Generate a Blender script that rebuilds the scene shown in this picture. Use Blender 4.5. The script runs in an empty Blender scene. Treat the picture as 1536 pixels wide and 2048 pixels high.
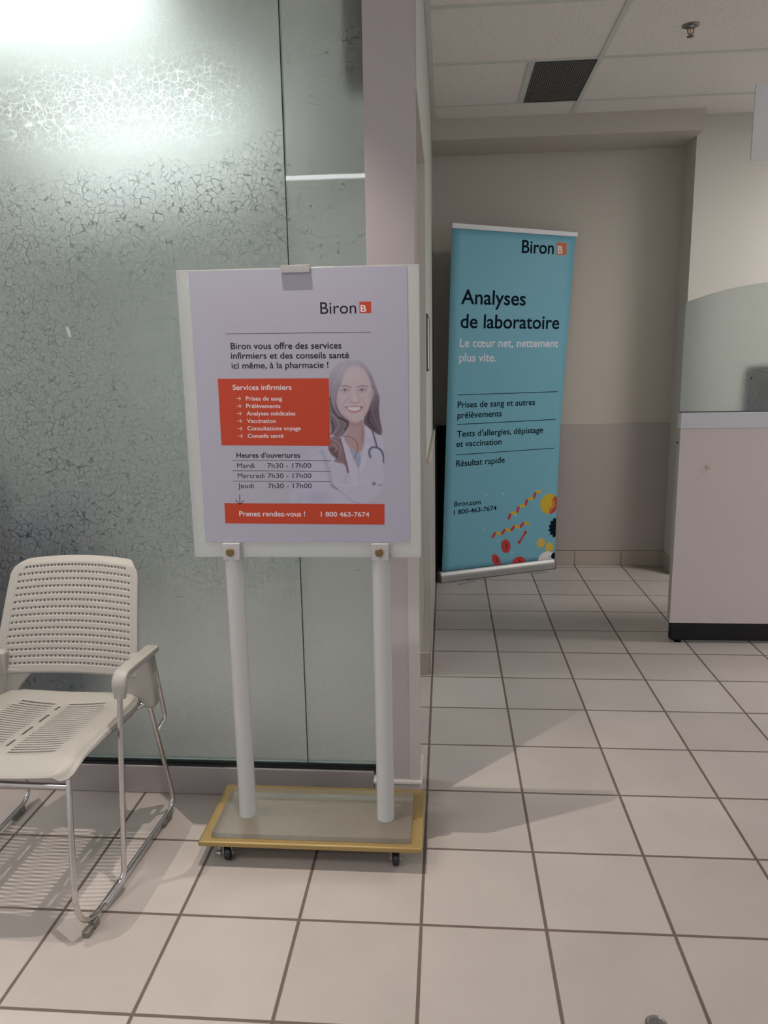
import bpy, bmesh, math, random
import numpy as np
from mathutils import Vector, Matrix

random.seed(7)
PI = math.pi
S = bpy.context.scene
COL = S.collection

# ------------------------------------------------------------------ camera
cam_d = bpy.data.cameras.new('camera')
cam = bpy.data.objects.new('camera', cam_d)
COL.objects.link(cam)
YAW, PITCH, ROLL = -8.19116624e-02, -1.94558321e-01, -1.70232082e-02
CAM = Vector((0.06407, -1.70650, 1.39343))
fw = Vector((math.sin(YAW) * math.cos(PITCH), math.cos(YAW) * math.cos(PITCH), math.sin(PITCH)))
rt0 = Vector((math.cos(YAW), -math.sin(YAW), 0))
up0 = rt0.cross(fw)
rt = rt0 * math.cos(ROLL) + up0 * math.sin(ROLL)
up = up0 * math.cos(ROLL) - rt0 * math.sin(ROLL)
m = Matrix((rt, up, -fw)).transposed().to_4x4()
m.translation = CAM
cam.matrix_world = m
cam_d.sensor_fit = 'VERTICAL'
cam_d.sensor_height = 24.0
cam_d.sensor_width = 18.0
cam_d.lens = 24.0 * 1548.957 / 2048.0
cam_d.clip_start = 0.02
S.camera = cam

# ------------------------------------------------------------------ world, light, exposure
S.view_settings.view_transform = 'Standard'
S.view_settings.look = 'None'
S.view_settings.exposure = 0.0
S.view_settings.gamma = 1.0
S.view_settings.use_curve_mapping = False
W = bpy.data.worlds.new('world')
S.world = W
W.use_nodes = True
W.node_tree.nodes['Background'].inputs[0].default_value = (0.92, 0.95, 1.0, 1)
W.node_tree.nodes['Background'].inputs[1].default_value = 0.60

def spot(name, loc, target, watts, col, deg, blend, rad):
    d = bpy.data.lights.new(name, 'SPOT')
    d.energy = watts; d.color = col; d.spot_size = math.radians(deg); d.spot_blend = blend; d.shadow_soft_size = rad
    o = bpy.data.objects.new(name, d); COL.objects.link(o)
    o.location = loc
    o.rotation_euler = (Vector(target) - Vector(loc)).to_track_quat('-Z', 'Y').to_euler()
    return o

# recessed halogen downlights in the ceiling in front of the glass wall
spot('downlight_lamp', (-0.42, 0.10, 2.735), (-0.42, 0.10, 0), 112, (1.0, 0.89, 0.80), 72, 0.9, 0.005)
spot('downlight_lamp', (-1.43, 0.12, 2.735), (-1.43, 0.12, 0), 80, (1.0, 0.89, 0.80), 72, 0.9, 0.005)
FILL_FRONT = 1.5      # emission of the added fill panel on the visitor side
LAMP_DESK = 34.0      # above the service counter
LAMP_BACK = 7.5      # room behind the glass

# ------------------------------------------------------------------ helpers
CEIL = 2.7474
T = 0.31

def new_mat(name):
    mt = bpy.data.materials.new(name); mt.use_nodes = True
    nt = mt.node_tree; nt.nodes.clear()
    out = nt.nodes.new('ShaderNodeOutputMaterial')
    return mt, nt, out

def N(nt, typ, **kw):
    n = nt.nodes.new(typ)
    for k, v in kw.items():
        if k.startswith('i_'):
            n.inputs[k[2:].replace('_', ' ')].default_value = v
        else:
            setattr(n, k, v)
    return n

def math_node(nt, op, a, b=None, c=None):
    n = nt.nodes.new('ShaderNodeMath'); n.operation = op
    for i, v in enumerate((a, b, c)):
        if v is None: continue
        if isinstance(v, (int, float)): n.inputs[i].default_value = v
        else: nt.links.new(v, n.inputs[i])
    return n.outputs[0]

def srgb(r, g, b):
    f = lambda c: (c / 255 / 12.92) if c / 255 <= 0.04045 else ((c / 255 + 0.055) / 1.055) ** 2.4
    return (f(r), f(g), f(b), 1)

def speck(name, c, rough=0.5, metal=0.0, amt=0.04, scale=300, bump=0.0, spec=0.5, coat=0.0, bump_scale=None):
    """plain finish with a fine procedural mottling"""
    mt, nt, out = new_mat(name)
    p = N(nt, 'ShaderNodeBsdfPrincipled')
    p.inputs['Roughness'].default_value = rough
    p.inputs['Metallic'].default_value = metal
    p.inputs['Specular IOR Level'].default_value = spec
    p.inputs['Coat Weight'].default_value = coat
    tc = N(nt, 'ShaderNodeTexCoord')
    nz = N(nt, 'ShaderNodeTexNoise'); nz.inputs['Scale'].default_value = scale; nz.inputs['Detail'].default_value = 3
    nt.links.new(tc.outputs['Object'], nz.inputs['Vector'])
    mx = N(nt, 'ShaderNodeMixRGB')
    k0, k1 = 1 - amt, 1 + amt
    mx.inputs[1].default_value = (c[0] * k0, c[1] * k0, c[2] * k0, 1)
    mx.inputs[2].default_value = (min(1, c[0] * k1), min(1, c[1] * k1), min(1, c[2] * k1), 1)
    nt.links.new(nz.outputs['Fac'], mx.inputs[0])
    nt.links.new(mx.outputs[0], p.inputs['Base Color'])
    if bump:
        bp = N(nt, 'ShaderNodeBump'); bp.inputs['Strength'].default_value = bump; bp.inputs['Distance'].default_value = 0.001
        src = nz.outputs['Fac']
        if bump_scale:
            n2 = N(nt, 'ShaderNodeTexNoise'); n2.inputs['Scale'].default_value = bump_scale
            nt.links.new(tc.outputs['Object'], n2.inputs['Vector']); src = n2.outputs['Fac']
        nt.links.new(src, bp.inputs['Height']); nt.links.new(bp.outputs[0], p.inputs['Normal'])
    nt.links.new(p.outputs[0], out.inputs[0])
    return mt

def floor_mat():
    mt, nt, out = new_mat('floor_tiles')
    tc = N(nt, 'ShaderNodeTexCoord')
    sep = N(nt, 'ShaderNodeSeparateXYZ'); nt.links.new(tc.outputs['Object'], sep.inputs[0])
    wob = N(nt, 'ShaderNodeTexNoise'); wob.inputs['Scale'].default_value = 25
    nt.links.new(tc.outputs['Object'], wob.inputs['Vector'])
    def dist(s):
        q = math_node(nt, 'DIVIDE', s, T)
        q = math_node(nt, 'ADD', q, 0.5)
        q = math_node(nt, 'FRACT', q)
        q = math_node(nt, 'SUBTRACT', q, 0.5)
        q = math_node(nt, 'ABSOLUTE', q)
        return math_node(nt, 'MULTIPLY', q, T)
    d = math_node(nt, 'MINIMUM', dist(sep.outputs[0]), dist(sep.outputs[1]))
    d = math_node(nt, 'ADD', d, math_node(nt, 'MULTIPLY', math_node(nt, 'SUBTRACT', wob.outputs['Fac'], 0.5), 0.0012))
    mr = N(nt, 'ShaderNodeMapRange'); mr.inputs['From Min'].default_value = 0.0034; mr.inputs['From Max'].default_value = 0.0050
    nt.links.new(d, mr.inputs['Value'])
    # per tile tint
    fx = math_node(nt, 'FLOOR', math_node(nt, 'DIVIDE', sep.outputs[0], T))
    fy = math_node(nt, 'FLOOR', math_node(nt, 'DIVIDE', sep.outputs[1], T))
    cmb = N(nt, 'ShaderNodeCombineXYZ'); nt.links.new(fx, cmb.inputs[0]); nt.links.new(fy, cmb.inputs[1])
    wn = N(nt, 'ShaderNodeTexWhiteNoise'); nt.links.new(cmb.outputs[0], wn.inputs['Vector'])
    t1 = N(nt, 'ShaderNodeMixRGB'); t1.inputs[1].default_value = (0.405, 0.36, 0.33, 1); t1.inputs[2].default_value = (0.465, 0.417, 0.387, 1)
    nt.links.new(wn.outputs['Value'], t1.inputs[0])
    fine = N(nt, 'ShaderNodeTexNoise'); fine.inputs['Scale'].default_value = 420; fine.inputs['Detail'].default_value = 2
    nt.links.new(tc.outputs['Object'], fine.inputs['Vector'])
    r1 = N(nt, 'ShaderNodeMapRange'); r1.inputs['From Min'].default_value = 0.3; r1.inputs['From Max'].default_value = 0.7
    r1.inputs['To Min'].default_value = 0.92; r1.inputs['To Max'].default_value = 1.05
    nt.links.new(fine.outputs['Fac'], r1.inputs['Value'])
    soft = N(nt, 'ShaderNodeTexNoise'); soft.inputs['Scale'].default_value = 5; soft.inputs['Detail'].default_value = 5
    nt.links.new(tc.outputs['Object'], soft.inputs['Vector'])
    r2 = N(nt, 'ShaderNodeMapRange'); r2.inputs['From Min'].default_value = 0.3; r2.inputs['From Max'].default_value = 0.7
    r2.inputs['To Min'].default_value = 0.95; r2.inputs['To Max'].default_value = 1.04
    nt.links.new(soft.outputs['Fac'], r2.inputs['Value'])
    k = math_node(nt, 'MULTIPLY', r1.outputs[0], r2.outputs[0])
    vm = N(nt, 'ShaderNodeVectorMath', operation='SCALE'); nt.links.new(t1.outputs[0], vm.inputs[0]); nt.links.new(k, vm.inputs['Scale'])
    gr = N(nt, 'ShaderNodeMixRGB'); gr.inputs[1].default_value = (0.105, 0.078, 0.064, 1); gr.inputs[2].default_value = (0.155, 0.118, 0.098, 1)
    nt.links.new(soft.outputs['Fac'], gr.inputs[0])
    mx = N(nt, 'ShaderNodeMixRGB'); nt.links.new(mr.outputs[0], mx.inputs[0]); nt.links.new(gr.outputs[0], mx.inputs[1]); nt.links.new(vm.outputs[0], mx.inputs[2])
    p = N(nt, 'ShaderNodeBsdfPrincipled'); nt.links.new(mx.outputs[0], p.inputs['Base Color'])
    rr = N(nt, 'ShaderNodeMapRange'); rr.inputs['To Min'].default_value = 0.85; rr.inputs['To Max'].default_value = 0.42
    nt.links.new(mr.outputs[0], rr.inputs['Value']); nt.links.new(rr.outputs[0], p.inputs['Roughness'])
    p.inputs['Specular IOR Level'].default_value = 0.32
    b = N(nt, 'ShaderNodeBump'); b.inputs['Strength'].default_value = 0.5; b.inputs['Distance'].default_value = 0.002
    nt.links.new(mr.outputs[0], b.inputs['Height']); nt.links.new(b.outputs[0], p.inputs['Normal'])
    nt.links.new(p.outputs[0], out.inputs[0])
    return mt

def ceiling_mat():
    mt, nt, out = new_mat('ceiling_tile')
    tc = N(nt, 'ShaderNodeTexCoord')
    nz = N(nt, 'ShaderNodeTexNoise'); nz.inputs['Scale'].default_value = 170; nz.inputs['Detail'].default_value = 3; nz.inputs['Roughness'].default_value = 0.7
    nt.links.new(tc.outputs['Object'], nz.inputs['Vector'])
    pit = N(nt, 'ShaderNodeMapRange'); pit.inputs['From Min'].default_value = 0.34; pit.inputs['From Max'].default_value = 0.44
    nt.links.new(nz.outputs['Fac'], pit.inputs['Value'])
    mx = N(nt, 'ShaderNodeMixRGB'); mx.inputs[1].default_value = (0.36, 0.33, 0.30, 1); mx.inputs[2].default_value = (0.83, 0.785, 0.735, 1)
    nt.links.new(pit.outputs[0], mx.inputs[0])
    p = N(nt, 'ShaderNodeBsdfPrincipled'); p.inputs['Roughness'].default_value = 0.95; p.inputs['Specular IOR Level'].default_value = 0.1
    nt.links.new(mx.outputs[0], p.inputs['Base Color'])
    b = N(nt, 'ShaderNodeBump'); b.inputs['Strength'].default_value = 0.6; b.inputs['Distance'].default_value = 0.002
    nt.links.new(nz.outputs['Fac'], b.inputs['Height']); nt.links.new(b.outputs[0], p.inputs['Normal'])
    nt.links.new(p.outputs[0], out.inputs[0])
    return mt

def crackle_glass(name, cell, width, mask_lo, mask_hi, frost_rough, coat_rough, tint=(0.62, 0.63, 0.624), film=0.5, seed=0.0, coat=1.0):
    """frosted pane with a broken net of fine clear cracks"""
    mt, nt, out = new_mat(name)
    tc = N(nt, 'ShaderNodeTexCoord')
    mp = N(nt, 'ShaderNodeMapping'); mp.inputs['Location'].default_value = (seed, seed * 0.7, seed * 1.3)
    nt.links.new(tc.outputs['Object'], mp.inputs['Vector'])
    wz = N(nt, 'ShaderNodeTexNoise'); wz.inputs['Scale'].default_value = 0.55 / cell; wz.inputs['Detail'].default_value = 3
    nt.links.new(mp.outputs[0], wz.inputs['Vector'])
    off = N(nt, 'ShaderNodeVectorMath', operation='SUBTRACT'); off.inputs[1].default_value = (0.5, 0.5, 0.5)
    nt.links.new(wz.outputs['Color'], off.inputs[0])
    sc = N(nt, 'ShaderNodeVectorMath', operation='SCALE'); sc.inputs['Scale'].default_value = cell * 1.1
    nt.links.new(off.outputs[0], sc.inputs[0])
    ad = N(nt, 'ShaderNodeVectorMath', operation='ADD'); nt.links.new(mp.outputs[0], ad.inputs[0]); nt.links.new(sc.outputs[0], ad.inputs[1])
    def net(scale, w):
        v = N(nt, 'ShaderNodeTexVoronoi', feature='DISTANCE_TO_EDGE'); v.inputs['Scale'].default_value = scale
        nt.links.new(ad.outputs[0], v.inputs['Vector'])
        r = N(nt, 'ShaderNodeMapRange'); r.inputs['From Min'].default_value = w * 0.35; r.inputs['From Max'].default_value = w
        r.inputs['To Min'].default_value = 1; r.inputs['To Max'].default_value = 0
        nt.links.new(v.outputs['Distance'], r.inputs['Value'])
        return r.outputs[0]
    a = net(1 / cell, width)
    b = net(1.9 / cell, width * 1.1)
    mk = N(nt, 'ShaderNodeTexNoise'); mk.inputs['Scale'].default_value = 0.9 / cell; mk.inputs['Detail'].default_value = 2
    nt.links.new(mp.outputs[0], mk.inputs['Vector'])
    m1 = N(nt, 'ShaderNodeMapRange'); m1.inputs['From Min'].default_value = mask_lo; m1.inputs['From Max'].default_value = mask_hi
    nt.links.new(mk.outputs['Fac'], m1.inputs['Value'])
    m2 = N(nt, 'ShaderNodeMapRange'); m2.inputs['From Min'].default_value = 1 - mask_lo; m2.inputs['From Max'].default_value = 1 - mask_hi
    nt.links.new(mk.outputs['Fac'], m2.inputs['Value'])
    l = math_node(nt, 'MAXIMUM', math_node(nt, 'MULTIPLY', a, m1.outputs[0]), math_node(nt, 'MULTIPLY', math_node(nt, 'MULTIPLY', b, m2.outputs[0]), 0.6))
    l = math_node(nt, 'MULTIPLY', l, 0.9)
    df = N(nt, 'ShaderNodeBsdfDiffuse'); df.inputs['Color'].default_value = (*tint, 1)
    tr = N(nt, 'ShaderNodeBsdfTranslucent'); tr.inputs['Color'].default_value = (tint[0] * 1.5, tint[1] * 1.5, tint[2] * 1.5, 1)
    fm = N(nt, 'ShaderNodeMixShader'); fm.inputs[0].default_value = 0.5
    nt.links.new(df.outputs[0], fm.inputs[1]); nt.links.new(tr.outputs[0], fm.inputs[2])
    rf = N(nt, 'ShaderNodeBsdfRefraction'); rf.inputs['IOR'].default_value = 1.25; rf.inputs['Roughness'].default_value = frost_rough
    rf.inputs['Color'].default_value = (0.87, 0.905, 0.90, 1)
    fr = N(nt, 'ShaderNodeMixShader'); fr.inputs[0].default_value = film
    nt.links.new(rf.outputs[0], fr.inputs[1]); nt.links.new(fm.outputs[0], fr.inputs[2])
    cr = N(nt, 'ShaderNodeBsdfRefraction'); cr.inputs['IOR'].default_value = 1.30; cr.inputs['Roughness'].default_value = 0.62
    cr.inputs['Color'].default_value = (0.9, 0.97, 0.95, 1)
    mx = N(nt, 'ShaderNodeMixShader'); nt.links.new(l, mx.inputs[0]); nt.links.new(fr.outputs[0], mx.inputs[1]); nt.links.new(cr.outputs[0], mx.inputs[2])
    gl = N(nt, 'ShaderNodeBsdfGlossy'); gl.inputs['Roughness'].default_value = coat_rough
    fz = N(nt, 'ShaderNodeFresnel'); fz.inputs['IOR'].default_value = 1.5
    fk = math_node(nt, 'MULTIPLY', fz.outputs[0], coat)
    m3 = N(nt, 'ShaderNodeMixShader'); nt.links.new(fk, m3.inputs[0]); nt.links.new(mx.outputs[0], m3.inputs[1]); nt.links.new(gl.outputs[0], m3.inputs[2])
    nt.links.new(m3.outputs[0], out.inputs[0])
    return mt

def clear_back(name):
    mt, nt, out = new_mat(name)
    rf = N(nt, 'ShaderNodeBsdfTransparent'); rf.inputs['Color'].default_value = (0.90, 0.95, 0.93, 1)
    nz = N(nt, 'ShaderNodeTexNoise'); nz.inputs['Scale'].default_value = 40
    nt.links.new(rf.outputs[0], out.inputs[0])
    return mt

def acrylic(name, c, thru, rough, clear=False):
    """sanded acrylic: mostly white scatter with some blurred see-through"""
    mt, nt, out = new_mat(name)
    df = N(nt, 'ShaderNodeBsdfDiffuse'); df.inputs['Color'].default_value = (*c, 1)
    tr = N(nt, 'ShaderNodeBsdfTranslucent'); tr.inputs['Color'].default_value = (*c, 1)
    a = N(nt, 'ShaderNodeMixShader'); a.inputs[0].default_value = 0.35
    nt.links.new(df.outputs[0], a.inputs[1]); nt.links.new(tr.outputs[0], a.inputs[2])
    rf = N(nt, 'ShaderNodeBsdfRefraction'); rf.inputs['IOR'].default_value = 1.08; rf.inputs['Roughness'].default_value = rough
    if clear: rf = N(nt, 'ShaderNodeBsdfTransparent')
    rf.inputs['Color'].default_value = (0.93, 0.95, 0.95, 1)
    tc = N(nt, 'ShaderNodeTexCoord'); nz = N(nt, 'ShaderNodeTexNoise'); nz.inputs['Scale'].default_value = 60
    nt.links.new(tc.outputs['Object'], nz.inputs['Vector'])
    r = N(nt, 'ShaderNodeMapRange'); r.inputs['To Min'].default_value = thru * 0.92; r.inputs['To Max'].default_value = thru * 1.08
    nt.links.new(nz.outputs['Fac'], r.inputs['Value'])
    b = N(nt, 'ShaderNodeMixShader'); nt.links.new(r.outputs[0], b.inputs[0])
    nt.links.new(a.outputs[0], b.inputs[1]); nt.links.new(rf.outputs[0], b.inputs[2])
    gl = N(nt, 'ShaderNodeBsdfGlossy'); gl.inputs['Roughness'].default_value = 0.28
    fz = N(nt, 'ShaderNodeFresnel'); fz.inputs['IOR'].default_value = 1.35
    m3 = N(nt, 'ShaderNodeMixShader'); nt.links.new(fz.outputs[0], m3.inputs[0]); nt.links.new(b.outputs[0], m3.inputs[1]); nt.links.new(gl.outputs[0], m3.inputs[2])
    nt.links.new(m3.outputs[0], out.inputs[0])
    return mt

def emit(name, c, s):
    mt, nt, out = new_mat(name)
    e = N(nt, 'ShaderNodeEmission'); e.inputs[0].default_value = (*c, 1); e.inputs[1].default_value = s
    nt.links.new(e.outputs[0], out.inputs[0])
    return mt

def vcol_mat(name, rough=0.6):
    mt, nt, out = new_mat(name)
    a = N(nt, 'ShaderNodeVertexColor', layer_name='ink')
    p = N(nt, 'ShaderNodeBsdfPrincipled'); p.inputs['Roughness'].default_value = rough
    p.inputs['Specular IOR Level'].default_value = 0.25
    nt.links.new(a.outputs['Color'], p.inputs['Base Color'])
    nt.links.new(p.outputs[0], out.inputs[0])
    return mt

# ---- mesh building -------------------------------------------------
class MB:
    def __init__(s):
        s.bm = bmesh.new()
    def face(s, pts, mi=0):
        f = s.bm.faces.new([s.bm.verts.new(p) for p in pts]); f.material_index = mi
        return f
    def box(s, a, b, mi=0):
        (x0, y0, z0), (x1, y1, z1) = a, b
        v = [s.bm.verts.new(p) for p in ((x0, y0, z0), (x1, y0, z0), (x1, y1, z0), (x0, y1, z0), (x0, y0, z1), (x1, y0, z1), (x1, y1, z1), (x0, y1, z1))]
        fs = []
        for q in ((0, 3, 2, 1), (4, 5, 6, 7), (0, 1, 5, 4), (1, 2, 6, 5), (2, 3, 7, 6), (3, 0, 4, 7)):
            f = s.bm.faces.new([v[i] for i in q]); f.material_index = mi; fs.append(f)
        return fs          # bottom, top, -y, +x, +y, -x
    def prism(s, poly, f0, f1, mi=0):
        """poly: 2-D outline, f0/f1 map it to the two end faces"""
        a = [s.bm.verts.new(f0(*p)) for p in poly]; b = [s.bm.verts.new(f1(*p)) for p in poly]
        n = len(poly)
        fs = [s.bm.faces.new(a[::-1]), s.bm.faces.new(b)]
        for i in range(n):
            fs.append(s.bm.faces.new((a[i], a[(i + 1) % n], b[(i + 1) % n], b[i])))
        for f in fs: f.material_index = mi
        return fs
    def tube(s, path, r, n=12, cap=True, squash=None):
        path = [Vector(p) for p in path]
        rr = r if isinstance(r, (list, tuple)) else [r] * len(path)
        t0 = (path[1] - path[0]).normalized()
        nrm = t0.orthogonal().normalized() if squash is None else Vector(squash)
        nrm = (nrm - t0 * nrm.dot(t0)).normalized()
        rings = []
        for i, p in enumerate(path):
            if i == 0: t = path[1] - path[0]
            elif i == len(path) - 1: t = path[-1] - path[-2]
            else: t = (path[i + 1] - path[i]).normalized() + (path[i] - path[i - 1]).normalized()
            t.normalize()
            nrm = (nrm - t * nrm.dot(t)).normalized()
            bn = t.cross(nrm)
            rings.append([s.bm.verts.new(p + (nrm * math.cos(2 * PI * k / n) + bn * math.sin(2 * PI * k / n)) * rr[i]) for k in range(n)])
        for a, b in zip(rings, rings[1:]):
            for k in range(n):
                s.bm.faces.new((a[k], a[(k + 1) % n], b[(k + 1) % n], b[k])).smooth = True
        if cap:
            s.bm.faces.new(rings[0][::-1]); s.bm.faces.new(rings[-1])
    def strip(s, path, side, w, h):
        """rectangular section w (along side) by h swept along path, slightly rounded section"""
        path = [Vector(p) for p in path]; side = Vector(side).normalized()
        sec = []
        for k in range(16):
            a = 2 * PI * k / 16
            c, q = math.cos(a), math.sin(a)
            sec.append((w / 2 * math.copysign(abs(c) ** 0.45, c), h / 2 * math.copysign(abs(q) ** 0.45, q)))
        rings = []
        for i, p in enumerate(path):
            t = (path[min(i + 1, len(path) - 1)] - path[max(i - 1, 0)]).normalized()
            u = t.cross(side).normalized()
            k = 1.0 if 0 < i < len(path) - 1 else 0.75
            rings.append([s.bm.verts.new(p + side * x * k + u * y * k) for x, y in sec])
        n = len(sec)
        for a, b in zip(rings, rings[1:]):
            for k in range(n):
                s.bm.faces.new((a[k], a[(k + 1) % n], b[(k + 1) % n], b[k])).smooth = True
        s.bm.faces.new(rings[0][::-1]); s.bm.faces.new(rings[-1])
    def lathe(s, prof, axis_o, axis, n=24, smooth=True):
        """prof: (radius, height along axis)"""
        ax = Vector(axis).normalized(); u = ax.orthogonal().normalized(); v = ax.cross(u); o = Vector(axis_o)
        rings = []
        for r, h in prof:
            rings.append([s.bm.verts.new(o + ax * h + (u * math.cos(2 * PI * k / n) + v * math.sin(2 * PI * k / n)) * r) for k in range(n)])
        for a, b in zip(rings, rings[1:]):
            for k in range(n):
                f = s.bm.faces.new((a[k], a[(k + 1) % n], b[(k + 1) % n], b[k])); f.smooth = smooth
        s.bm.faces.new(rings[0][::-1]); s.bm.faces.new(rings[-1])
    def build(s, name, mats, parent=None, bevel=0, seg=2, fix=True, off=(0, 0, 0)):
        if any(off):
            bmesh.ops.translate(s.bm, verts=s.bm.verts, vec=off)
        if fix: bmesh.ops.recalc_face_normals(s.bm, faces=s.bm.faces)
        me = bpy.data.meshes.new(name); s.bm.to_mesh(me); s.bm.free()
        me.set_sharp_from_angle(angle=math.radians(32))
        for mt in (mats if isinstance(mats, (list, tuple)) else [mats]): me.materials.append(mt)
        o = bpy.data.objects.new(name, me); COL.objects.link(o)
        if parent: o.parent = parent
        if bevel:
            b = o.modifiers.new('bevel', 'BEVEL'); b.width = bevel; b.segments = seg; b.limit_method = 'ANGLE'; b.angle_limit = math.radians(40)
        return o

def thing(name, loc, label, cat, group=None, rz=0.0):
    o = bpy.data.objects.new(name, None); COL.objects.link(o)
    o.empty_display_size = 0.05
    o.location = loc; o.rotation_euler = (0, 0, rz)
    o['label'] = label; o['category'] = cat
    if group: o['group'] = group
    return o

def tag(o, label, cat, group=None):
    o['label'] = label; o['category'] = cat
    if group: o['group'] = group
    return o

def struct(o):
    o['kind'] = 'structure'
    return o

def fillet(pts, rads, n=8):
    pts = [Vector(p) for p in pts]; out = [pts[0]]
    for i in range(1, len(pts) - 1):
        a, b, c = pts[i - 1], pts[i], pts[i + 1]
        u = (a - b).normalized(); v = (c - b).normalized()
        r = rads[i - 1] if isinstance(rads, (list, tuple)) else rads
        if r <= 0:
            out.append(b); continue
        ang = u.angle(v); d = min(r / math.tan(ang / 2), (a - b).length * 0.49, (c - b).length * 0.95)
        p0, p1 = b + u * d, b + v * d
        for k in range(n + 1):
            t = k / n
            out.append(p0 * (1 - t) ** 2 + b * 2 * t * (1 - t) + p1 * t * t)
    out.append(pts[-1])
    return out

# ------------------------------------------------------------------ materials
M = {}
M['floor'] = floor_mat()
M['ceil'] = ceiling_mat()
M['wall'] = speck('wall_paint', (0.56, 0.515, 0.455), 0.75, amt=0.02, scale=90, spec=0.25)
M['wall_r'] = speck('wall_paint_desk_side', (0.60, 0.57, 0.52), 0.75, amt=0.02, scale=90, spec=0.25)
M['pillar'] = speck('pillar_paint', (0.41, 0.368, 0.372), 0.65, amt=0.015, scale=120, spec=0.3)
M['header'] = speck('side_wall_paint', (0.55, 0.555, 0.51), 0.7, amt=0.02, scale=90, spec=0.25)
M['wain'] = speck('grey_laminate', (0.43, 0.385, 0.36), 0.55, amt=0.09, scale=420, spec=0.35)
M['cap'] = speck('laminate_edge', (0.52, 0.46, 0.40), 0.5, amt=0.04)
M['tilebase'] = speck('base_tile', (0.44, 0.385, 0.33), 0.5, amt=0.05, scale=300)
M['tbar'] = speck('grid_metal', (0.62, 0.62, 0.58), 0.5, amt=0.02)
M['sill'] = speck('sill_metal', (0.40, 0.36, 0.355), 0.38, metal=0.35, amt=0.02)
M['gasket'] = speck('rubber_gasket', (0.008, 0.010, 0.011), 0.5, amt=0.05)
M['guard'] = speck('guard_plastic', (0.48, 0.43, 0.42), 0.5, amt=0.02)
M['white'] = speck('white_trim', (0.72, 0.68, 0.64), 0.5, amt=0.02)
M['steel'] = speck('brushed_steel', (0.62, 0.60, 0.58), 0.28, metal=1.0, amt=0.05, scale=200)
M['backroom'] = speck('back_room_paint', (0.56, 0.59, 0.575), 0.8, amt=0.02, scale=40)
M['vent'] = speck('vent_dark', (0.07, 0.066, 0.060), 0.7, amt=0.1)
M['vent2'] = speck('vent_slat', (0.155, 0.148, 0.135), 0.6, amt=0.1)
M['black'] = speck('matte_black', (0.006, 0.006, 0.007), 0.7, amt=0.1, spec=0.2)
M['kick'] = speck('kick_black', (0.012, 0.012, 0.012), 0.5, amt=0.1, spec=0.3)
M['counter'] = speck('counter_laminate', (0.68, 0.595, 0.575), 0.5, amt=0.05, scale=380, spec=0.35)
M['counter_e'] = speck('counter_edge', (0.50, 0.46, 0.43), 0.5, amt=0.03)
M['rail'] = speck('white_rail', (0.66, 0.66, 0.70), 0.4, amt=0.01)
M['hang'] = speck('white_panel', (0.72, 0.72, 0.74), 0.45, amt=0.01)
M['cream'] = speck('cream_plastic', (0.62, 0.52, 0.38), 0.5, amt=0.03)
M['glassL'] = crackle_glass('crackle_glass_large', 0.0195, 0.062, 0.41, 0.52, 0.95, 0.33, seed=3.1, film=0.25)
M['glassR'] = crackle_glass('crackle_glass_side', 0.0195, 0.045, 0.53, 0.63, 0.95, 0.015, seed=7.7, film=0.34)
M['glassD'] = crackle_glass('crackle_glass_desk', 0.0085, 0.10, 0.42, 0.55, 0.62, 0.2, tint=(0.64, 0.645, 0.635), seed=1.9, film=0.50)
M['glassback'] = clear_back('glass_back_face')
M['glassedge'] = speck('glass_edge', (0.42, 0.55, 0.50), 0.2, amt=0.03)
M['navy'] = speck('navy_fabric', (0.003, 0.016, 0.060), 0.9, amt=0.2, scale=200)
M['darkblock'] = speck('dark_block_paint', (0.09, 0.095, 0.09), 0.7, amt=0.1)
M['darkgrey'] = speck('dark_grey_plastic', (0.02, 0.02, 0.018), 0.6, amt=0.1)

# ------------------------------------------------------------------ setting
YB = 3.4875
b = MB(); b.box((-4.2, -4.2, -0.05), (4.6, 5.1, 0.0)); struct(b.build('floor', M['floor']))
b = MB(); b.box((-4.2, -4.2, CEIL), (4.6, 5.1, CEIL + 0.08)); struct(b.build('ceiling', M['ceil']))

b = MB()
hw = 0.0115
rows = [1.667 + 0.610 * k for k in range(-9, 3)]
lines = [-0.442 + 1.22 * k for k in range(-3, 4)]
for y in rows:
    x0 = -0.015 if y > 0.5 else -4.1
    b.box((x0, y - hw, CEIL - 0.005), (4.5, y + hw, CEIL + 0.001))
for x in lines:
    if x > 0: b.box((x - hw, -4.1, CEIL - 0.0055), (x + hw, 3.115, CEIL + 0.001))
    else: b.box((x - hw, -4.1, CEIL - 0.0055), (x + hw, 0.52, CEIL + 0.001))
b.box((0.451, 2.293, CEIL - 0.0052), (0.481, 2.874, CEIL + 0.001))       # short bar beside the vent
b.box((-0.019, 0.70, CEIL - 0.006), (0.004, 3.118, CEIL + 0.001))       # wall angle
b.box((1.515, 3.228, CEIL - 0.006), (4.5, 3.249, CEIL + 0.001))
struct(b.build('trim_1', M['tbar']))

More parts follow.
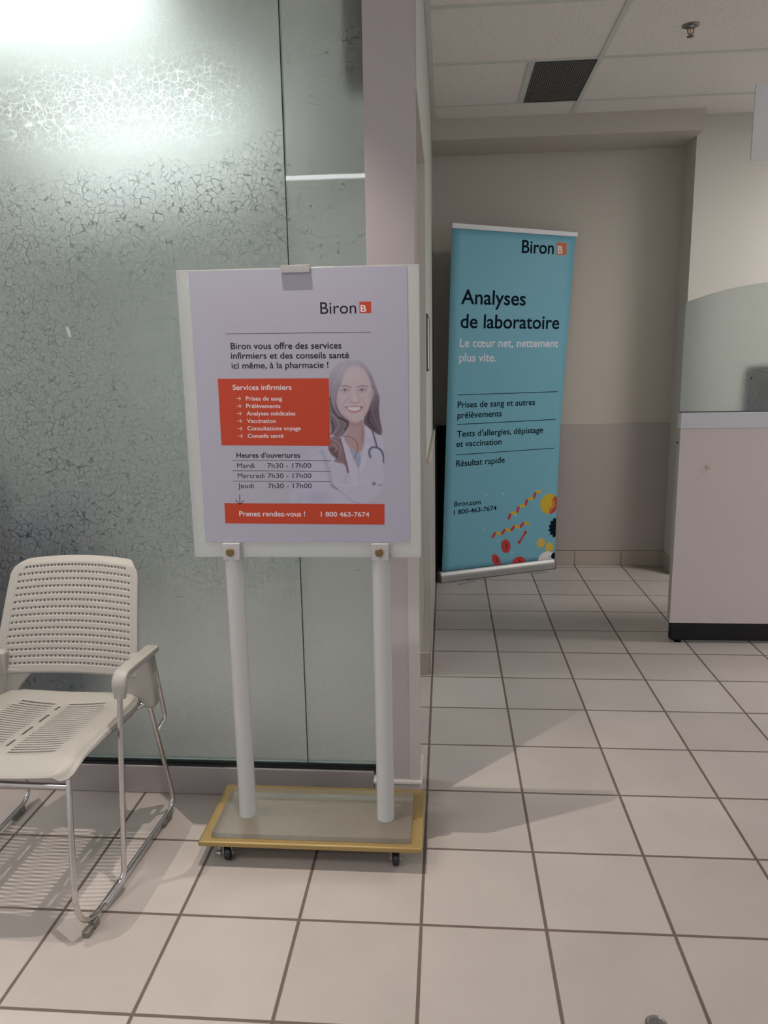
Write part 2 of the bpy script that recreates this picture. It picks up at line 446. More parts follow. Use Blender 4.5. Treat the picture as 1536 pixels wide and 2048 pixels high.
b = MB(); b.box((-0.15, YB, 0), (1.70, YB + 0.12, CEIL)); struct(b.build('wall_back', M['wall']))
b = MB(); b.box((1.515, 3.25, 0), (4.6, YB - 0.0005, CEIL)); struct(b.build('wall_right', M['wall_r']))
b = MB(); fs = b.box((-0.15, 1.578, 0), (-0.02, YB - 0.0005, CEIL)); fs[2].material_index = 1
fs = b.box((-0.15, 0.70, 2.155), (-0.02, 1.578, CEIL)); fs[0].material_index = 1
struct(b.build('wall_left', [M['header'], M['wall']]))
b = MB(); b.box((-4.2, 5.0, 0), (0.1, 5.1, CEIL)); b.box((-0.15, YB + 0.1205, 0), (0.1, 5.0, CEIL)); struct(b.build('wall_far', M['backroom']))
b = MB(); b.box((-4.2, 0.70, 0), (-4.1, 5.0, CEIL)); struct(b.build('wall_side', M['backroom']))
b = MB(); b.box((-0.157, 0.54, 0), (-0.022, 0.70, CEIL)); struct(b.build('wall_pillar', M['pillar'], bevel=0.002))
b = MB(); b.box((-0.0195, 3.119, 2.632), (1.5145, YB - 0.001, CEIL)); struct(b.build('ceiling_soffit', M['wall']))

# laminate wainscot and tile base
b = MB(); b.box((-0.004, YB - 0.015, 0.104), (1.5145, YB - 0.0002, 0.955)); struct(b.build('trim_2', M['wain'], bevel=0.0015))
b = MB()
for x0, x1 in ((-0.019, 0.309), (0.311, 0.619), (0.621, 0.929), (0.931, 1.239), (1.241, 1.5145)):
    b.box((x0, YB - 0.012, 0), (x1, YB - 0.0002, 0.101))
struct(b.build('baseboard_back', M['tilebase'], bevel=0.0015))
b = MB(); b.box((1.503, 3.24, 0), (1.5148, YB - 0.0125, 0.101)); struct(b.build('baseboard_right', M['tilebase'], bevel=0.0015))
b = MB(); b.box((-0.0198, 1.580, 0.0), (-0.006, YB - 0.016, 0.94)); struct(b.build('trim_3', M['wain']))
b = MB(); b.box((-0.0198, 1.579, 0.9402), (-0.003, YB - 0.016, 0.962)); struct(b.build('trim_4', M['cap'], bevel=0.005, seg=3))
b = MB(); b.box((-0.149, 1.566, 0), (-0.014, 1.5778, 0.100), 0); b.box((-0.149, 1.564, 0.1002), (-0.012, 1.5778, 0.106), 1)
struct(b.build('baseboard_left', [M['tilebase'], M['cap']]))
b = MB(); b.box((-0.033, 1.5745, 0.107), (-0.003, 1.5778, 0.958)); b.box((-0.0058, 1.5778, 0.107), (-0.003, 1.605, 0.938))
struct(b.build('trim_5', M['steel']))
# pillar foot and corner guard
b = MB(); b.box((-0.163, 0.532, 0), (-0.018, 0.6998, 0.074), 0); b.box((-0.167, 0.526, 0.0742), (-0.014, 0.6998, 0.084), 1)
struct(b.build('baseboard_pillar', [M['guard'], M['white']], bevel=0.0012))
b = MB(); b.box((-0.052, 0.5375, 0.0845), (-0.0195, 0.5398, 1.30)); b.box((-0.0218, 0.5398, 0.0845), (-0.0195, 0.575, 1.30))
struct(b.build('trim_6', M['guard']))

# frosted glass wall: sill, gasket and two panes
win = MB(); win.box((-4.0, 0.556, 0), (-0.1675, 0.63, 0.098)); win = struct(win.build('window_1', M['sill'], bevel=0.003))
b = MB(); b.box((-4.0, 0.561, 0.0982), (-0.1575, 0.60, 0.106)); b.box((-4.0, 0.568, 0.106), (-0.1575, 0.595, 0.114)); b.build('gasket', M['gasket'], win)
for x0, x1, mm in ((-4.0, -0.3865, M['glassL']), (-0.3835, -0.1575, M['glassR'])):
    b = MB(); fs = b.box((x0, 0.575, 0.1142), (x1, 0.587, CEIL - 0.001))
    for f in fs: f.material_index = 2
    fs[2].material_index = 0; fs[4].material_index = 1
    b.build('pane', [mm, M['glassback'], M['glassedge']], win)
b = MB(); b.box((-0.3863, 0.580, 0.1142), (-0.3837, 0.586, CEIL - 0.001)); b.build('joint', M['gasket'], win)

M['smear'] = speck('dried_smear', (0.42, 0.45, 0.46), 0.6, amt=0.05)
b = MB()
b.prism([(-1.0545 + 0.0055 * math.cos(t_) - 0.25 * 0.017 * math.sin(t_), 1.4885 + 0.017 * math.sin(t_)) for t_ in [2 * PI * k / 16 for k in range(16)]], lambda x, z: (x, 0.5748, z), lambda x, z: (x, 0.5744, z))
b.build('smear', M['smear'], win)

# ------------------------------------------------------------------ things
# --- ceiling lights, some of them added fill
EM_FILL_R = emit('fill_panel_right', (1.0, 0.97, 0.95), FILL_FRONT)
EM_FILL_L = emit('fill_panel_left', (1.0, 0.95, 0.90), 20.0)
EM_S = emit('lamp_strip', (0.95, 0.97, 1.0), 15.0)
EM_D = emit('lamp_diffuser_desk', (1.0, 0.97, 0.94), LAMP_DESK)
EM_B = emit('lamp_diffuser_back', (0.97, 1.0, 0.99), LAMP_BACK)
def light(x, y, sx, sy, em, label, group=None):
    t = thing('ceiling_light', (x, y, CEIL - 0.03), label, 'ceiling light', group)
    b = MB()
    w = 0.014
    b.box((-sx / 2, -sy / 2, 0), (sx / 2, -sy / 2 + w, 0.0295)); b.box((-sx / 2, sy / 2 - w, 0), (sx / 2, sy / 2, 0.0295))
    b.box((-sx / 2, -sy / 2 + w, 0), (-sx / 2 + w, sy / 2 - w, 0.0295)); b.box((sx / 2 - w, -sy / 2 + w, 0), (sx / 2, sy / 2 - w, 0.0295))
    b.build('frame', M['tbar'], t)
    b = MB(); b.box((-sx / 2 + w + 0.0005, -sy / 2 + w + 0.0005, 0.006), (sx / 2 - w - 0.0005, sy / 2 - w - 0.0005, 0.014)); b.build('diffuser', em, t)
light(-1.5, -3.17, 2.6, 0.19, EM_S, 'narrow fluorescent strip seen mirrored in the smooth glass pane')
light(1.9, -1.5, 1.2, 0.6, EM_FILL_R, 'unseen fill panel added over the right side of the tiled floor')  # out of view, added for general ambient light
light(-2.3, -1.7, 1.2, 0.6, EM_FILL_L, 'unseen fill panel added over the left side of the floor')  # unseen lamp, added as fill from the left
light(3.3, 2.0, 1.2, 0.6, EM_D, 'ceiling light panel above the staff side of the counter')
light(-1.62, 1.52, 1.30, 0.60, emit('lamp_diffuser_near', (0.97, 1.0, 0.99), 3.0), 'bright ceiling light behind the frosted glass, nearest its top left corner')
light(-3.4, 1.5, 1.2, 0.6, emit('fill_panel_back', (0.97, 1.0, 0.99), 26.0), 'unseen fill panel added far left to brighten the room behind the glass')  # lamp added out of view to lift the back room
light(-1.62, 3.05, 1.20, 0.55, EM_B, 'second ceiling light behind the frosted glass, lower and farther back')

# --- behind the glass
t = thing('lounge_chair', (-1.64, 0.95, 0), 'dark navy shape of a chair blurred behind the frosted glass at left', 'chair')
b = MB(); b.box((-0.42, -0.28, 0.12), (0.27, 0.34, 0.44)); b.build('seat', M['navy'], t, bevel=0.05, seg=4)
b = MB(); b.prism([(-0.42, 0.442), (0.27, 0.442), (0.275, 0.98), (0.20, 1.13), (0.12, 1.30), (-0.42, 1.40)], lambda x, z: (x, -0.33, z), lambda x, z: (x, -0.20, z)); b.build('backrest', M['navy'], t, bevel=0.03, seg=3)
for x in (-0.51, 0.2765):
    b = MB(); b.box((x, -0.33, 0.10), (x + 0.085, 0.36, 0.90)); b.build('armrest', M['navy'], t, bevel=0.05, seg=4)
for x in (-0.36, 0.32):
    for y in (-0.25, 0.28):
        b = MB(); b.lathe([(0.02, 0), (0.025, 0.125)], (x, y, 0), (0, 0, 1)); b.build('leg', M['black'], t)
b = MB(); b.box((-3.9, 2.75, 0.0), (-2.0, 3.2, 1.95)); t = b.build('dark_block', M['darkblock'], bevel=0.01)  # made-up dark mass, added so the glass cracks look dark here
tag(t, 'added dark cabinet blurred far behind the frosted glass at left', 'block')
b = MB(); b.box((-0.222, 0.60, 2.13), (-0.1578, 0.74, 2.70)); tag(b.build('wall_box', M['darkgrey'], bevel=0.025, seg=4), 'dark rounded box blurred behind the glass high beside the pillar', 'box')

# --- ceiling vent
t = thing('ceiling_vent', (0.624, 2.584, CEIL - 0.006), 'dark ribbed square air vent set in the tiled ceiling', 'vent')
b = MB(); b.box((-0.142, -0.289, 0.003), (0.142, 0.287, 0.0055)); b.build('backing', M['vent'], t)
b = MB()
for k in range(27):
    x = -0.137 + k * 0.0105
    b.box((x, -0.285, -0.001), (x + 0.0045, 0.283, 0.003))
b.build('grille', M['vent2'], t)
b = MB()
for a in (((-0.1425, -0.2905, -0.002), (0.1425, -0.2855, 0.003)), ((-0.1425, 0.2835, -0.002), (0.1425, 0.2885, 0.003)), ((-0.1425, -0.2855, -0.002), (-0.1385, 0.2835, 0.003)), ((0.1385, -0.2855, -0.002), (0.1425, 0.2835, 0.003))):
    b.box(*a)
b.build('frame', M['vent'], t)

# --- sprinkler
M['chrome_d'] = speck('dull_chrome', (0.30, 0.29, 0.27), 0.35, metal=1.0, amt=0.05)
M['bronze'] = speck('sprinkler_bronze', (0.20, 0.15, 0.13), 0.45, metal=0.8, amt=0.05)
M['amber'] = speck('amber_bulb', (0.55, 0.32, 0.05), 0.15, amt=0.02)
t = thing('fire_sprinkler', (1.089, 1.967, CEIL), 'small metal fire sprinkler head with round dish on the ceiling', 'sprinkler')
b = MB(); b.lathe([(0.0, -0.0005), (0.036, -0.0005), (0.036, -0.003), (0.030, -0.006), (0.014, -0.005), (0.012, -0.011), (0.0, -0.011)], (0, 0, 0), (0, 0, 1)); b.build('escutcheon', M['chrome_d'], t)
b = MB()
for s in (-1, 1):
    b.tube(fillet([(0.004 * s, 0, -0.010), (0.013 * s, 0, -0.014), (0.012 * s, 0, -0.028), (0.002 * s, 0, -0.040)], 0.008, 5), 0.0022, 8)
b.lathe([(0.0, -0.042), (0.004, -0.042), (0.004, -0.036), (0.0, -0.036)], (0, 0, 0), (0, 0, 1)); b.build('yoke', M['bronze'], t)
b = MB(); b.lathe([(0.0, -0.046), (0.014, -0.045), (0.015, -0.043), (0.0, -0.042)], (0, 0, 0), (0, 0, 1)); b.build('deflector', M['bronze'], t)
b = MB(); b.lathe([(0.001, -0.036), (0.0022, -0.033), (0.0022, -0.014), (0.001, -0.011)], (0, 0, 0), (0, 0, 1), 10); b.build('bulb', M['amber'], t)

# --- framed plaque seen edge-on on the side wall
M['plq'] = speck('plaque_frame', (0.05, 0.042, 0.038), 0.4, amt=0.05)
t = thing('wall_plaque', (-0.02, 1.85, 1.46), 'slim dark framed plaque seen edge on, on the passage wall', 'plaque')
PW, PH = 0.19, 0.12
b = MB()
for a in (((0.0003, -PW, -PH), (0.006, -PW + 0.012, PH)), ((0.0003, PW - 0.014, -PH), (0.006, PW, PH)), ((0.0003, -PW + 0.012, -PH), (0.006, PW - 0.014, -PH + 0.006)), ((0.0003, -PW + 0.012, PH - 0.006), (0.006, PW - 0.014, PH))):
    b.box(*a)
b.build('frame', M['plq'], t)
b = MB(); b.box((0.0003, -PW + 0.0125, -PH + 0.0065), (0.004, PW - 0.0145, PH - 0.0065)); b.build('face', M['white'], t)

# --- floor ring
t = thing('floor_socket', (0.506, -0.268, 0), 'small round metal ring set in the floor at the bottom edge', 'floor fitting')
b = MB(); b.lathe([(0.0155, 0.0005), (0.0225, 0.0005), (0.0225, 0.004), (0.019, 0.0078), (0.0155, 0.005)], (0, 0, 0), (0, 0, 1), 32)
b.build('ring', M['chrome_d'], t)
b = MB(); b.lathe([(0.0, 0.0006), (0.0152, 0.0006), (0.0152, 0.0040), (0.011, 0.0046), (0.011, 0.0025), (0.0, 0.0025)], (0, 0, 0), (0, 0, 1), 32); b.build('bushing', M['steel'], t)
b = MB(); b.lathe([(0.0, 0.0026), (0.0105, 0.0026), (0.0105, 0.0034), (0.0, 0.0034)], (0, 0, 0), (0, 0, 1), 24); b.build('plug', M['vent'], t)

# --- service counter
CX0, CX1, CY = 1.154, 2.9, 2.012
t = thing('service_counter', (CX0, CY, 0), 'pale laminate service counter with black kick and frosted glass screen', 'counter')
lo = (-CX0, -CY, 0)
b = MB(); b.box((CX0 + 0.006, CY + 0.003, 0.010), (CX1, CY + 0.046, 0.1015))
b.build('kick_plate', M['kick'], t, bevel=0.012, seg=3, off=lo)
for x in (CX0 + 0.05, CX0 + 0.75, CX0 + 1.5):
    b = MB(); b.lathe([(0.018, 0), (0.018, 0.003), (0.010, 0.004), (0.010, 0.0105)], (x, CY + 0.024, 0), (0, 0, 1)); b.build('foot', M['black'], t, off=lo)
b = MB(); fs = b.box((CX0, CY, 0.102), (CX1, CY + 0.048, 1.0525)); fs[5].material_index = 1
b.build('front_panel', [M['counter'], M['counter_e']], t, bevel=0.0012, off=lo)
b = MB(); b.box((CX0 - 0.001, CY - 0.002, 1.053), (CX1, CY + 0.050, 1.127)); b.build('top_rail', M['rail'], t, bevel=0.002, off=lo)
b = MB(); b.box((1.281, CY - 0.011, 0.860), (1.300, CY - 0.0003, 0.880)); b.build('bumper', M['cream'], t, bevel=0.003, seg=3, off=lo)
b = MB(); b.lathe([(0.005, 0), (0.006, 0.003), (0.003, 0.006)], (CX0 - 0.0003, CY + 0.03, 0.985), (-1, 0, 0), 12); b.build('screw', M['vent'], t, off=lo)
# glass screen with an arched top through three measured points
xa = np.array([1.146, 1.314, 1.498]); za = np.array([1.623, 1.674, 1.704])
co = np.polyfit(xa, za, 2)
xs = np.linspace(1.150, 1.86, 30)
top = [(float(x), float(np.polyval(co, x))) for x in xs]
top += [(x, z) for x, z in [(2.2, top[-1][1] - 0.005), (2.88, top[-1][1] - 0.12)]]
poly = [(1.150, 1.131), (2.88, 1.131)] + top[::-1]
b = MB(); fs = b.prism(poly, lambda x, z: (x, CY + 0.012, z), lambda x, z: (x, CY + 0.022, z), 2)
fs[0].material_index = 0; fs[1].material_index = 1
b.build('glass_screen', [M['glassD'], M['glassback'], M['glassedge']], t, off=lo, fix=True)
b = MB(); b.box((1.150, CY + 0.006, 1.1272), (2.88, CY + 0.028, 1.1308)); b.build('glazing_strip', M['gasket'], t, off=lo)

b = MB(); b.box((1.485, CY + 0.10, 1.09), (1.75, CY + 0.24, 1.335))
tag(b.build('desk_box', M['black'], bevel=0.03, seg=3), 'dark boxy item blurred behind the frosted counter screen at right edge', 'box')
b = MB(); b.box((1.30, CY + 0.052, 1.06), (2.9, CY + 0.30, 1.088)); tag(b.build('counter_shelf', M['counter'], bevel=0.002), 'laminate shelf behind the counter screen carrying the dark item', 'shelf')

# --- hanging panel top right
t = thing('hanging_panel', (1.80, 2.0, 2.36), 'plain white panel hung from the ceiling above the counter', 'panel')
b = MB(); b.box((-0.42, -0.005, -0.149), (0.75, 0.005, 0.158)); b.build('panel', M['hang'], t, bevel=0.0015)
for x in (-0.2, 0.6):
    b = MB(); b.tube([(x, 0, 0.1582), (x, 0, CEIL - 2.36 - 0.006)], 0.0012, 6); b.build('wire', M['steel'], t)

# --- black panel in the corner behind the banner
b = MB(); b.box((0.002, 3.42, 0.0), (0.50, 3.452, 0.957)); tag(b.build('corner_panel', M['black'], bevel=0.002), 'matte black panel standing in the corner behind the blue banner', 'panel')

# ------------------------------------------------------------------ printed matter helpers
def text_mesh(body, weight):
    c = bpy.data.curves.new('t', 'FONT'); c.body = body; c.offset = weight; c.resolution_u = 6
    o = bpy.data.objects.new('t', c); COL.objects.link(o)
    dg = bpy.context.evaluated_depsgraph_get()
    me = bpy.data.meshes.new_from_object(o.evaluated_get(dg))
    v = np.array([tuple(p.co)[:2] for p in me.vertices]); f = [tuple(p.vertices) for p in me.polygons]
    bpy.data.objects.remove(o); bpy.data.curves.remove(c); bpy.data.meshes.remove(me)
    return v, f
_cap = text_mesh('H', 0.0)[0][:, 1].max()
M['ink'] = speck('print_ink', (0.020, 0.016, 0.032), 0.6, amt=0.02, spec=0.1)
M['inkw'] = speck('print_white', (0.66, 0.60, 0.64), 0.6, amt=0.02)
M['navyink'] = speck('print_navy', (0.004, 0.010, 0.020), 0.7, amt=0.02, spec=0.06)
M['paleink'] = speck('print_pale', (0.74, 0.73, 0.78), 0.6, amt=0.02)
M['orange'] = speck('print_orange', (0.44, 0.036, 0.006), 0.6, amt=0.02)
M['orange2'] = speck('print_orange_square', (0.60, 0.13, 0.02), 0.6, amt=0.02)
M['red'] = speck('print_red', (0.50, 0.035, 0.035), 0.6, amt=0.02)
M['yellow'] = speck('print_yellow', (0.62, 0.42, 0.015), 0.6, amt=0.02)
M['dred'] = speck('print_dark_red', (0.06, 0.004, 0.008), 0.6, amt=0.02)
M['pwhite'] = speck('print_plain_white', (0.75, 0.73, 0.74), 0.6, amt=0.02)
INKS = {'ink': M['ink'], 'white': M['inkw'], 'navy': M['navyink'], 'pale': M['paleink']}

def put_text(name, body, a, z, h, mat, weight, to3, parent, shear=0.0):
    v, f = text_mesh(body, weight)
    x0, x1 = v[:, 0].min(), v[:, 0].max()
    s = (v[:, 0] - x0) / (x1 - x0); t = v[:, 1] / _cap * h
    px = a[0] + (z[0] - a[0]) * s + t * shear; pz = a[1] + (z[1] - a[1]) * s + t
    me = bpy.data.meshes.new(name); me.from_pydata([to3(p, q) for p, q in zip(px, pz)], [], f); me.materials.append(mat)
    o = bpy.data.objects.new(name, me); COL.objects.link(o); o.parent = parent
    return o

def flat(name, polys, mat, to3, parent):
    b = MB()
    for p in polys: b.face([to3(*q) for q in p])
    return b.build(name, mat, parent, fix=False)

def seg(a, c, w):
    a = Vector(a); c = Vector(c); d = (c - a).normalized(); n = Vector((-d.y, d.x)) * w / 2
    return [tuple(a + n), tuple(a - n), tuple(c - n), tuple(c + n)]

def disc(c, rx, ry=None, rot=0.0, n=28):
    ry = rx if ry is None else ry
    return [(c[0] + rx * math.cos(t) * math.cos(rot) - ry * math.sin(t) * math.sin(rot), c[1] + rx * math.cos(t) * math.sin(rot) + ry * math.sin(t) * math.cos(rot)) for t in [2 * PI * k / n for k in range(n)]]

# ------------------------------------------------------------------ dolly under the sign
M['gold'] = speck('gold_paint', (0.335, 0.235, 0.088), 0.40, metal=0.25, amt=0.05, scale=60)
M['rubber'] = speck('black_wheel', (0.010, 0.010, 0.011), 0.35, amt=0.1)
M['zinc'] = speck('zinc', (0.45, 0.45, 0.44), 0.35, metal=0.9, amt=0.05)
DX0, DX1, DY0, DY1, DZ = -0.631, -0.003, 0.194, 0.4935, 0.078
t = thing('platform_dolly', ((DX0 + DX1) / 2, (DY0 + DY1) / 2, 0), 'gold painted wheeled board carrying the frosted sign stand', 'dolly')
lo = (-(DX0 + DX1) / 2, -(DY0 + DY1) / 2, 0)
b = MB(); b.box((DX0, DY0, DZ - 0.016), (DX1, DY1, DZ)); b.build('board', M['gold'], t, bevel=0.004, seg=3, off=lo)
for i, (x, y) in enumerate(((-0.556, 0.232), (-0.078, 0.232), (-0.556, 0.452), (-0.078, 0.452))):
    b = MB(); b.lathe([(0.006, -0.009), (0.017, -0.0095), (0.0215, -0.006), (0.0215, 0.006), (0.017, 0.0095), (0.006, 0.009)], (x, y, 0.0218), (1, 0, 0), 24)
    b.build('caster_wheel', M['rubber'], t, off=lo)
    b = MB(); b.box((x - 0.0175, y - 0.018, 0.0555), (x + 0.0175, y + 0.018, 0.0618))
    for s in (-1, 1):
        b.prism([(-0.012, 0.0552), (0.012, 0.0552), (0.008, 0.0165), (-0.008, 0.0165)], lambda p, q: (x + s * 0.0115, y + p, q), lambda p, q: (x + s * 0.0135, y + p, q))
    b.tube([(x - 0.017, y, 0.0218), (x + 0.017, y, 0.0218)], 0.0035, 10)
    fk = b.build('caster_fork', M['zinc'], t, off=lo)
    if i == 0:
        b = MB(); b.box((x - 0.032, y - 0.016, 0.022), (x - 0.018, y - 0.004, 0.031)); b.box((x - 0.027, y - 0.011, 0.031), (x - 0.021, y - 0.006, 0.0555)); b.build('brake_pedal', M['zinc'], fk, bevel=0.002, off=lo)

# ------------------------------------------------------------------ sign stand
M['acry'] = acrylic('frosted_acrylic', (0.80, 0.81, 0.80), 0.40, 0.35)
M['acrypost'] = acrylic('frosted_acrylic_post', (0.72, 0.715, 0.72), 0.16, 0.45)
M['acrytab'] = acrylic('frosted_acrylic_block', (0.72, 0.69, 0.70), 0.15, 0.4)
M['acryplate'] = acrylic('frosted_acrylic_plate', (0.66, 0.57, 0.44), 0.74, 0.22, True)
M['brass'] = speck('aged_brass', (0.22, 0.155, 0.07), 0.45, metal=0.8, amt=0.2, scale=200)
M['paper'] = speck('poster_paper', (0.375, 0.37, 0.45), 0.55, amt=0.008, scale=30, spec=0.25)
M['paper2'] = speck('printed_sheet', (0.38, 0.366, 0.445), 0.42, amt=0.008, scale=30, spec=0.3)
M['clip'] = acrylic('clear_clip', (0.72, 0.69, 0.69), 0.35, 0.15)
SX, SY = -0.3125, 0.311
t = thing('sign_stand', (SX, SY, DZ), 'frosted acrylic sign stand with orange and white clinic poster on two posts', 'sign stand')
lo = (-SX, -SY, -DZ)
b = MB(); b.box((-0.598, 0.213, DZ + 0.0003), (-0.036, 0.452, 0.0945)); b.build('base_plate', M['acryplate'], t, bevel=0.0015, off=lo)
for x in (-0.516, -0.1115):
    b = MB(); b.tube([(x, SY, 0.0948), (x, SY, 0.30), (x, SY, 0.60), (x, SY, 0.8716)], 0.0248, 36)
    po = b.build('post', M['acrypost'], t, off=lo)
    b = MB(); b.box((x - 0.0235, 0.287, 0.8655), (x + 0.0235, 0.2992, 0.913)); b.box((x - 0.0235, 0.3225, 0.8722), (x + 0.0235, 0.335, 0.913))
    b.build('clamp_block', M['acrytab'], po, bevel=0.002, off=lo)
    b = MB(); b.lathe([(0.0, -0.0002), (0.0112, 0.0), (0.0112, 0.003), (0.0095, 0.0046), (0.0, 0.005)], (x - 0.003, 0.2868, 0.889), (0, -1, 0), 24); b.build('bolt', M['brass'], po, off=lo)
b = MB(); b.box((-0.622, 0.300, 0.8719), (-0.003, 0.322, 1.624)); b.build('panel', M['acry'], t, bevel=0.0012, off=lo)
b = MB(); b.box((-0.350, 0.291, 1.6105), (-0.276, 0.2978, 1.6265)); b.box((-0.350, 0.291, 1.6266), (-0.276, 0.325, 1.629)); b.build('clip', M['clip'], t, bevel=0.001, off=lo)
b = MB(); b.box((-0.588, 0.2985, 0.915), (-0.033, 0.2997, 1.6205)); poster = b.build('poster', M['paper'], t, off=lo)
def SP(d):
    return lambda x, z: (x + lo[0], 0.2985 - d + lo[1], z + lo[2])
b = MB(); b.box((-0.5285, 0.29838, 0.9620), (-0.0985, 0.29849, 1.570)); b.build('printed_sheet', M['paper2'], poster, off=lo)
SIGN_TEXT=[
    ('Biron', (-0.2537, 1.5091), (-0.1622, 1.5089), 0.0286, 'ink', 0),
    ('Biron vous offre des services', (-0.4901, 1.426), (-0.2021, 1.4226), 0.0157, 'ink', 1),
    ('infirmiers et des conseils santé', (-0.4906, 1.4016), (-0.1831, 1.3981), 0.0154, 'ink', 1),
    ('ici même, à la pharmacie !', (-0.4902, 1.3766), (-0.2371, 1.3748), 0.0151, 'ink', 1),
    ('Services infirmiers', (-0.4905, 1.322), (-0.3352, 1.3203), 0.013, 'white', 1),
    ('Prises de sang', (-0.457, 1.294), (-0.3612, 1.2928), 0.0105, 'white', 1),
    ('Prélèvements', (-0.4571, 1.2747), (-0.3665, 1.2736), 0.0105, 'white', 1),
    ('Analyses médicales', (-0.4572, 1.2554), (-0.328, 1.2539), 0.0105, 'white', 1),
    ('Vaccination', (-0.4573, 1.2359), (-0.3808, 1.2351), 0.0106, 'white', 1),
    ('Consultations voyage', (-0.457, 1.2163), (-0.315, 1.215), 0.0106, 'white', 1),
    ('Conseils santé', (-0.4571, 1.1969), (-0.3614, 1.1961), 0.0102, 'white', 1),
    ("Heures d'ouvertures", (-0.4901, 1.1446), (-0.3195, 1.1434), 0.0131, 'ink', 1),
    ('Mardi', (-0.4897, 1.1169), (-0.4432, 1.1166), 0.0127, 'ink', 0),
    ('7h30 - 17h00', (-0.4082, 1.1164), (-0.291, 1.1162), 0.0127, 'ink', 0),
    ('Mercredi', (-0.4897, 1.09), (-0.4175, 1.0896), 0.0127, 'ink', 0),
    ('7h30 - 17h00', (-0.4085, 1.0896), (-0.2915, 1.089), 0.0122, 'ink', 0),
    ('Jeudi', (-0.4902, 1.063), (-0.4473, 1.0628), 0.0123, 'ink', 0),
    ('7h30 - 17h00', (-0.4088, 1.0622), (-0.2915, 1.0622), 0.0123, 'ink', 0),
    ('Prenez rendez-vous !', (-0.491, 0.9863), (-0.3118, 0.9853), 0.0135, 'white', 1),
    ('1 800 463-7674', (-0.2696, 0.9852), (-0.1397, 0.9842), 0.0124, 'white', 1),
]
LOGO_SQ = [(-0.1536, 1.5091), (-0.1243, 1.5369)]
LOGO_B = [(-0.151, 1.5123), (-0.1364, 1.512), (-0.1506, 1.5285)]
RULES = [((-0.5017, 1.4649), (-0.1258, 1.4615)), ((-0.5028, 1.1376), (-0.2381, 1.1345)), ((-0.503, 1.1094), (-0.239, 1.1066)), ((-0.5031, 1.0815), (-0.2398, 1.079))]
ORANGE1 = [(-0.5289, 1.3512), (-0.2375, 1.3482), (-0.2384, 1.1734), (-0.529, 1.1776)]
ORANGE2 = [(-0.53, 1.022), (-0.0989, 1.0183), (-0.0998, 0.9627), (-0.5307, 0.9665)]
ARROWS = [(-0.4828, 1.2992), (-0.483, 1.2799), (-0.4831, 1.2605), (-0.4833, 1.2411), (-0.4831, 1.2207), (-0.4832, 1.2013)]
ARW = [(-0.4702, 1.299)]
DOWN = [(-0.4869, 1.0448), (-0.4879, 1.0181), (-0.4987, 1.0301), (-0.4767, 1.0291)]
INNER = [(-0.5293, 1.5735), (-0.0948, 1.5666)]
PORT = [(-0.2824, 1.4451), (-0.0923, 1.4416), (-0.2975, 1.0195), (-0.0993, 1.0191)]


